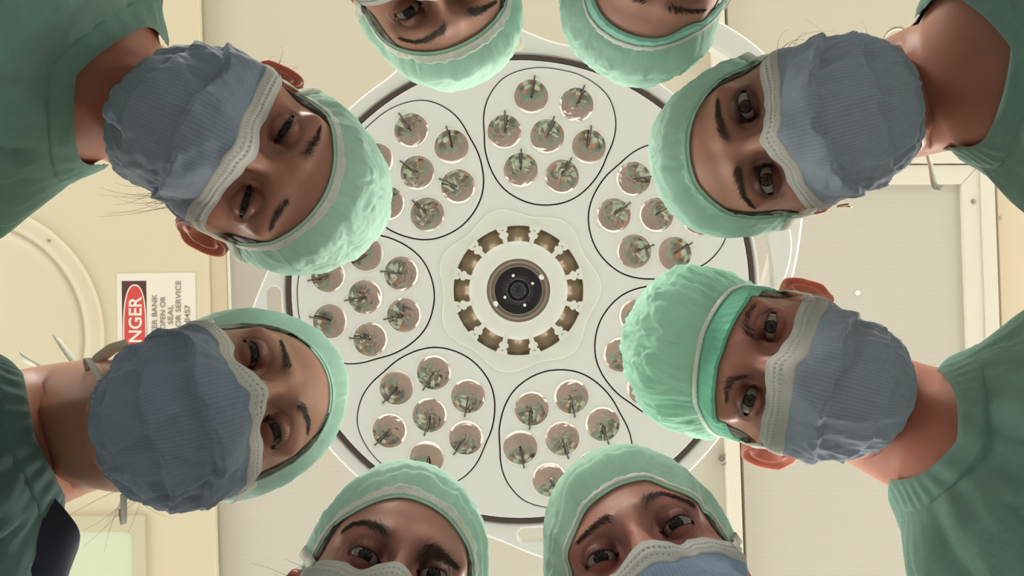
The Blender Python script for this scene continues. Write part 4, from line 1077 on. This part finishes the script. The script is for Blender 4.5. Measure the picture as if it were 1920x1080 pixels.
# ------------------------------------------------------------------ the ceiling
CD = 2.10
def cp(px, py, d=CD): return pix(px, py, d)
def quad(name, pts, depth, th, mat, parent=None, bevel=.002, holes=(), off=(0, 0, 0)):
    """a sheet of the ceiling whose corners stand at these pixels; its underside hangs at `depth` over the camera"""
    return plate(name, [[tuple(cp(*p, depth)[:2]) for p in pts]] + [[tuple(cp(*p, depth)[:2]) for p in hh] for hh in holes], Z0 + depth, Z0 + depth + th, mat, parent, bevel, off)
c_ = MB().box((0, 0, Z0 + CD + .06), (7.4, 6.4, .04)).build('ceiling', M['cream'], None, smooth=False); tag(c_, kind='structure')
f_ = MB().box((0, 0, -.03), (9., 8., .06)).build('floor', M['floor'], None, smooth=False); tag(f_, kind='structure')
ex = lambda y: 373 + (y - 50) * .0309       # edge of the plain steel plate
bx = lambda y: 1345 + .035 * y              # middle of the white bar on the right
Y0, Y1 = -460, 1560
def seto(o, label, cat, group=None, kind=None): return tag(o, label, cat, group, kind)
D1 = 2.065
hous = quad('filter_housing_cover', [(-760, Y0), (ex(Y0), Y0), (ex(Y1), Y1), (-760, Y1)], D1, .026, M['cream'], None, .003)
seto(hous, 'plain cream steel cover of the ceiling filter housing along the left edge', 'ceiling panel')
p = quad('perforated_panel', [(ex(Y0) + 2, Y0), (bx(Y0) - 16, Y0), (bx(440) - 16, 440), (ex(440) + 2, 440)], CD, .03, M['fabric'])
seto(p, 'fine perforated beige ceiling panel above the lamp, at the top of the photo', 'ceiling panel', 'perforated ceiling panels')
p = quad('perforated_panel', [(ex(640) + 2, 640), (bx(640) - 16, 640), (bx(Y1) - 16, Y1), (ex(Y1) + 2, Y1)], CD, .03, M['perf'])
seto(p, 'pale perforated ceiling panel below the lamp, at the bottom of the photo', 'ceiling panel', 'perforated ceiling panels')
p = quad('trim_strip', [(ex(440) + 3, 440), (ex(440) + 38, 440), (ex(640) + 38, 640), (ex(640) + 3, 640)], CD - .006, .03, M['peach'])
seto(p, 'short peach trim strip between the steel cover and the grey plate left of the lamp', 'trim strip')
p = quad('trim_strip', [(ex(440) + 38.5, 440), (ex(440) + 42.5, 440), (ex(640) + 42.5, 640), (ex(640) + 38.5, 640)], CD - .010, .03, M['frame'])
seto(p, 'thin white trim line along the peach strip left of the lamp', 'trim strip')
p = quad('grey_ceiling_plate', [(ex(440) + 43, 440), (bx(440) - 18, 440), (bx(640) - 18, 640), (ex(640) + 43, 640)], CD, .03, M['greyplate'])
seto(p, 'smooth grey ceiling plate showing between the trim and the left of the lamp', 'ceiling panel')
for nm, a, b, d, mt, lab in (('white_ceiling_bar', -12, 13, .030, 'frame', 'long white bar across the ceiling on the right of the lamp'),):
    p = quad(nm, [(bx(Y0) + a, Y0), (bx(Y0) + b, Y0), (bx(Y1) + b, Y1), (bx(Y1) + a, Y1)], CD - d, .03, M[mt]); seto(p, lab, 'ceiling bar')
p = quad('perforated_panel', [(bx(Y0) + 18, Y0), (2150, Y0), (2150, 272), (bx(272) + 18, 272)], CD, .03, M['fabric'])
seto(p, 'fine perforated cream panel in the upper right corner behind the top right person', 'ceiling panel', 'perforated ceiling panels')
# the big framed panel on the right
rx = lambda y: 1803 + (y - 345) * .036
p = empty('framed_perforated_panel', tuple(cp(1600, 700))); PO = p.location[:]
seto(p, 'large perforated ceiling panel in a white frame with mitred corner, right of the lamp', 'ceiling panel', 'perforated ceiling panels')
quad('perforated_sheet', [(bx(340) + 18, 340), (rx(340) + 2, 340), (rx(Y1) + 2, Y1), (bx(Y1) + 18, Y1)], CD + .004, .02, M['perf'], p, off=PO)
quad('frame_rail', [(bx(309) + 18, 309), (rx(309) + 34, 309), (rx(345), 345), (bx(345) + 18, 345)], CD - .008, .03, M['frame'], p, .002, off=PO)
quad('frame_rail', [(rx(309) + 34.5, 309.5), (rx(Y1) + 34.5, Y1), (rx(Y1), Y1), (rx(345) + .5, 345.5)], CD - .008, .03, M['frame'], p, .002, off=PO)
quad('outer_rail', [(bx(276) + 18, 276), (rx(276) + 62, 276), (rx(306) + 38, 306), (bx(306) + 18, 306)], CD - .014, .03, M['frame'], p, .002, off=PO)
quad('outer_rail', [(rx(276) + 62.5, 276.5), (rx(Y1) + 62, Y1), (rx(Y1) + 37, Y1), (rx(306) + 37, 306.5)], CD - .014, .03, M['frame'], p, .002, off=PO)
def screw(px, py, d, r, mat, name, parent, off):
    c = cp(px, py, d)
    MB().grid(lathe([(r, c[2] + .003), (r, c[2] - .0015), (r * .8, c[2] - .003), (.0001, c[2] - .0035)], c[0], c[1], 20), wrap_u=True).build(name, M[mat], parent, offset=off)
screw(1825, 378, CD - .008, .0075, 'screw', 'screw', p, PO)
screw(1608, 549, CD + .004, .0070, 'glint_plug', 'plug', p, PO)
p = quad('beige_ceiling_plate', [(rx(200) + 66, 200), (2160, 200), (2160, Y1), (rx(Y1) + 66, Y1)], CD, .03, M['beige'])
seto(p, 'narrow strip of beige ceiling plate beyond the frame at the right edge', 'ceiling panel')
screw(1877, 408, CD, .0065, 'lightframe', 'screw', p, (0, 0, 0))
# four unseen fluorescent fittings, added to rim-light the people, two on each side
for (x, y, lab) in ((-2.40, 1.55, 'far left of the room'), (2.40, .10, 'far right of the room'), (1.30, 1.95, 'bottom right, beyond the people'), (-.90, -1.95, 'top left, beyond the people')):
    t = empty('added_ceiling_light', (x, y, Z0 + 2.05)); o3 = t.location[:]
    tag(t, 'added fluorescent ceiling light out of view, ' + lab, 'ceiling light', 'added ceiling lights out of view')
    fr = MB(); 
    for s in (1, -1):
        fr.box((x + s * .315, y, Z0 + 2.045), (.03, 1.26, .05)); fr.box((x, y + s * .615, Z0 + 2.045), (.60, .03, .05))
    fr.build('light_frame', M['frame'], t, smooth=False, offset=o3)
    MB().box((x, y, Z0 + 2.05), (.598, 1.198, .02)).build('light_diffuser', M['tube'], t, smooth=False, offset=o3)
# small coiled hook by the white bar
hk = MB(); c = cp(1352, 858, CD - .002); q = np.linspace(0, 2.6 * PI, 40)
hk.tube(np.stack([c[0] + (.006 + .0012 * q) * np.cos(q), c[1] + (.006 + .0012 * q) * np.sin(q), c[2] - .002 - .002 * q], -1), .0022, 8)
hk.tube(np.array([c + [0, 0, .004], c + [0, 0, -.012]]), .004, 10)
tag(hk.build('ceiling_hook', M['screw'], None), 'small coiled wire hook on the ceiling beside the white bar, lower right', 'hook')
# round cover on the plain plate
cc = cp(-58, 635, D1); kx = D1 / F
cov = MB().grid(lathe([(254 * kx, cc[2]), (253 * kx, cc[2] - .006), (249 * kx, cc[2] - .012), (236 * kx, cc[2] - .016), (223 * kx, cc[2] - .010), (217 * kx, cc[2] - .003), (214 * kx, cc[2] - .004), (209 * kx, cc[2] - .016), (190 * kx, cc[2] - .024), (120 * kx, cc[2] - .034), (.001, cc[2] - .040)], cc[0], cc[1], 160), wrap_u=True).build('round_cover', M['cream2'], None)
tag(cov, 'big round moulded cream cover with a raised rim on the left steel cover', 'round cover')
screw(91, 451, D1 - .0155, .005, 'screw', 'screw', cov, (0, 0, 0))
# light in the lower left
lt = empty('ceiling_light', tuple(cp(100, 1110, D1))); LTO = lt.location[:]
tag(lt, 'square recessed ceiling light with grey frame in the lower left corner', 'ceiling light')
def rrect(x0, y0, x1, y1, r, n=8):
    L = []
    for cx, cy, a0 in ((x1 - r, y0 + r, -90), (x1 - r, y1 - r, 0), (x0 + r, y1 - r, 90), (x0 + r, y0 + r, 180)):
        L += [(cx + r * math.cos(rad(a0 + 90 * i / n)), cy + r * math.sin(rad(a0 + 90 * i / n))) for i in range(n + 1)]
    return L
quad('light_frame', [(-70, 972), (271, 967), (275, 1310), (-70, 1312)], D1 - .010, .012, M['lightframe'], lt, .0015, [rrect(-46, 996, 248, 1286, 13)], LTO)
quad('light_diffuser', rrect(-46, 996, 248, 1286, 13), D1 - .006, .006, M['diffuser'], lt, .001, (), LTO)
# warning sign
SD = D1 - .0015; ks = SD / F
sg = quad('warning_sign', [(219, 513), (366, 511), (368, 730), (221, 731)], SD, .0014, M['sign'], None, .0002)
tag(sg, 'white DANGER warning sign turned on its side on the cream steel cover', 'sign')
quad('sign_header', [(228, 527), (274, 526.5), (277, 716), (231, 717)], SD - .0004, .0006, M['sign_black'], sg, .0001)
def oval(x, y, a, b, n=60): return [(x + a * np.sign(math.cos(t)) * abs(math.cos(t)) ** .85, y + b * np.sign(math.sin(t)) * abs(math.sin(t)) ** .75) for t in np.linspace(0, 2 * PI, n, endpoint=False)]
quad('sign_oval_border', oval(252.5, 621, 22, 88), SD - .0008, .0006, M['sign'], sg, .0001)
quad('sign_oval', oval(252.5, 621, 19.5, 85), SD - .0012, .0006, M['sign_red'], sg, .0001)
TRt = Matrix(((0, -1, 0), (-1, 0, 0), (0, 0, -1)))
def text(s, x_base, y_from, y_to, cap, mat, name, bold=0.):
    """letters along the sign: base line at x_base px, from y_from up to y_to"""
    cu = bpy.data.curves.new(name, 'FONT'); cu.body = s; cu.size = 1; cu.extrude = .006; cu.offset = bold
    o = bpy.data.objects.new(name, cu); COL.objects.link(o); bpy.context.view_layer.update()
    me = bpy.data.meshes.new_from_object(o.evaluated_get(bpy.context.evaluated_depsgraph_get()))
    bpy.data.objects.remove(o); bpy.data.curves.remove(cu)
    co = np.zeros(len(me.vertices) * 3); me.vertices.foreach_get('co', co); co = co.reshape(-1, 3)
    mn, mx = co.min(0), co.max(0)
    co[:, 0] = (co[:, 0] - mn[0]) / (mx[0] - mn[0]) * abs(y_from - y_to) * ks
    co[:, 1] = (co[:, 1] - 0) / (mx[1] if 'O' not in s else mx[1]) * cap * ks
    co[:, 2] *= .02
    b = pix(x_base, y_from, SD) + np.array([0, 0, -.0014])
    W = np.stack([b[0] - co[:, 1], b[1] - co[:, 0], b[2] - co[:, 2]], -1)
    me.vertices.foreach_set('co', W.ravel()); me.update(); me.name = name
    me.materials.clear(); me.materials.append(mat)
    return link(bpy.data.objects.new(name, me), sg)
text('DANGER', 265.5, 688, 556, 24, M['sign'], 'danger_lettering', .018)
for s, x, y0, y1 in (('TER BANK', 294.5, 626, 552), ('OPEN OR', 310, 618, 556), ('SEAL', 324.5, 608, 572), ('OR SERVICE', 339, 613, 526.5), ('3457', 356, 602.5, 572)):
    text(s, x, y0, y1, 9.6, M['ink'], 'sign_lettering', .006)

# ------------------------------------------------------------------ light: an even, slightly warm room light all round
w = bpy.data.worlds.new('World'); SC.world = w; w.use_nodes = True
bg = w.node_tree.nodes['Background']; bg.inputs['Color'].default_value = (1., .975, .91, 1); bg.inputs['Strength'].default_value = WORLD
# ------------------------------------------------------------------ camera: lying below the team, looking straight up
cam = bpy.data.cameras.new('camera'); cam.sensor_width = 36; cam.lens = F / 1920 * 36; cam.clip_start = .02
co = bpy.data.objects.new('camera', cam); COL.objects.link(co); co.location = (0, 0, Z0); co.rotation_euler = (PI, 0, 0)
SC.camera = co
SC.view_settings.view_transform = 'Standard'; SC.view_settings.look = 'None'; SC.view_settings.gamma = 1
SC.view_settings.exposure = EXPOSURE; SC.view_settings.use_curve_mapping = False
SC.cycles.use_denoising = True
SC.cycles.max_bounces = 7; SC.cycles.diffuse_bounces = 4; SC.cycles.glossy_bounces = 4; SC.cycles.transmission_bounces = 4
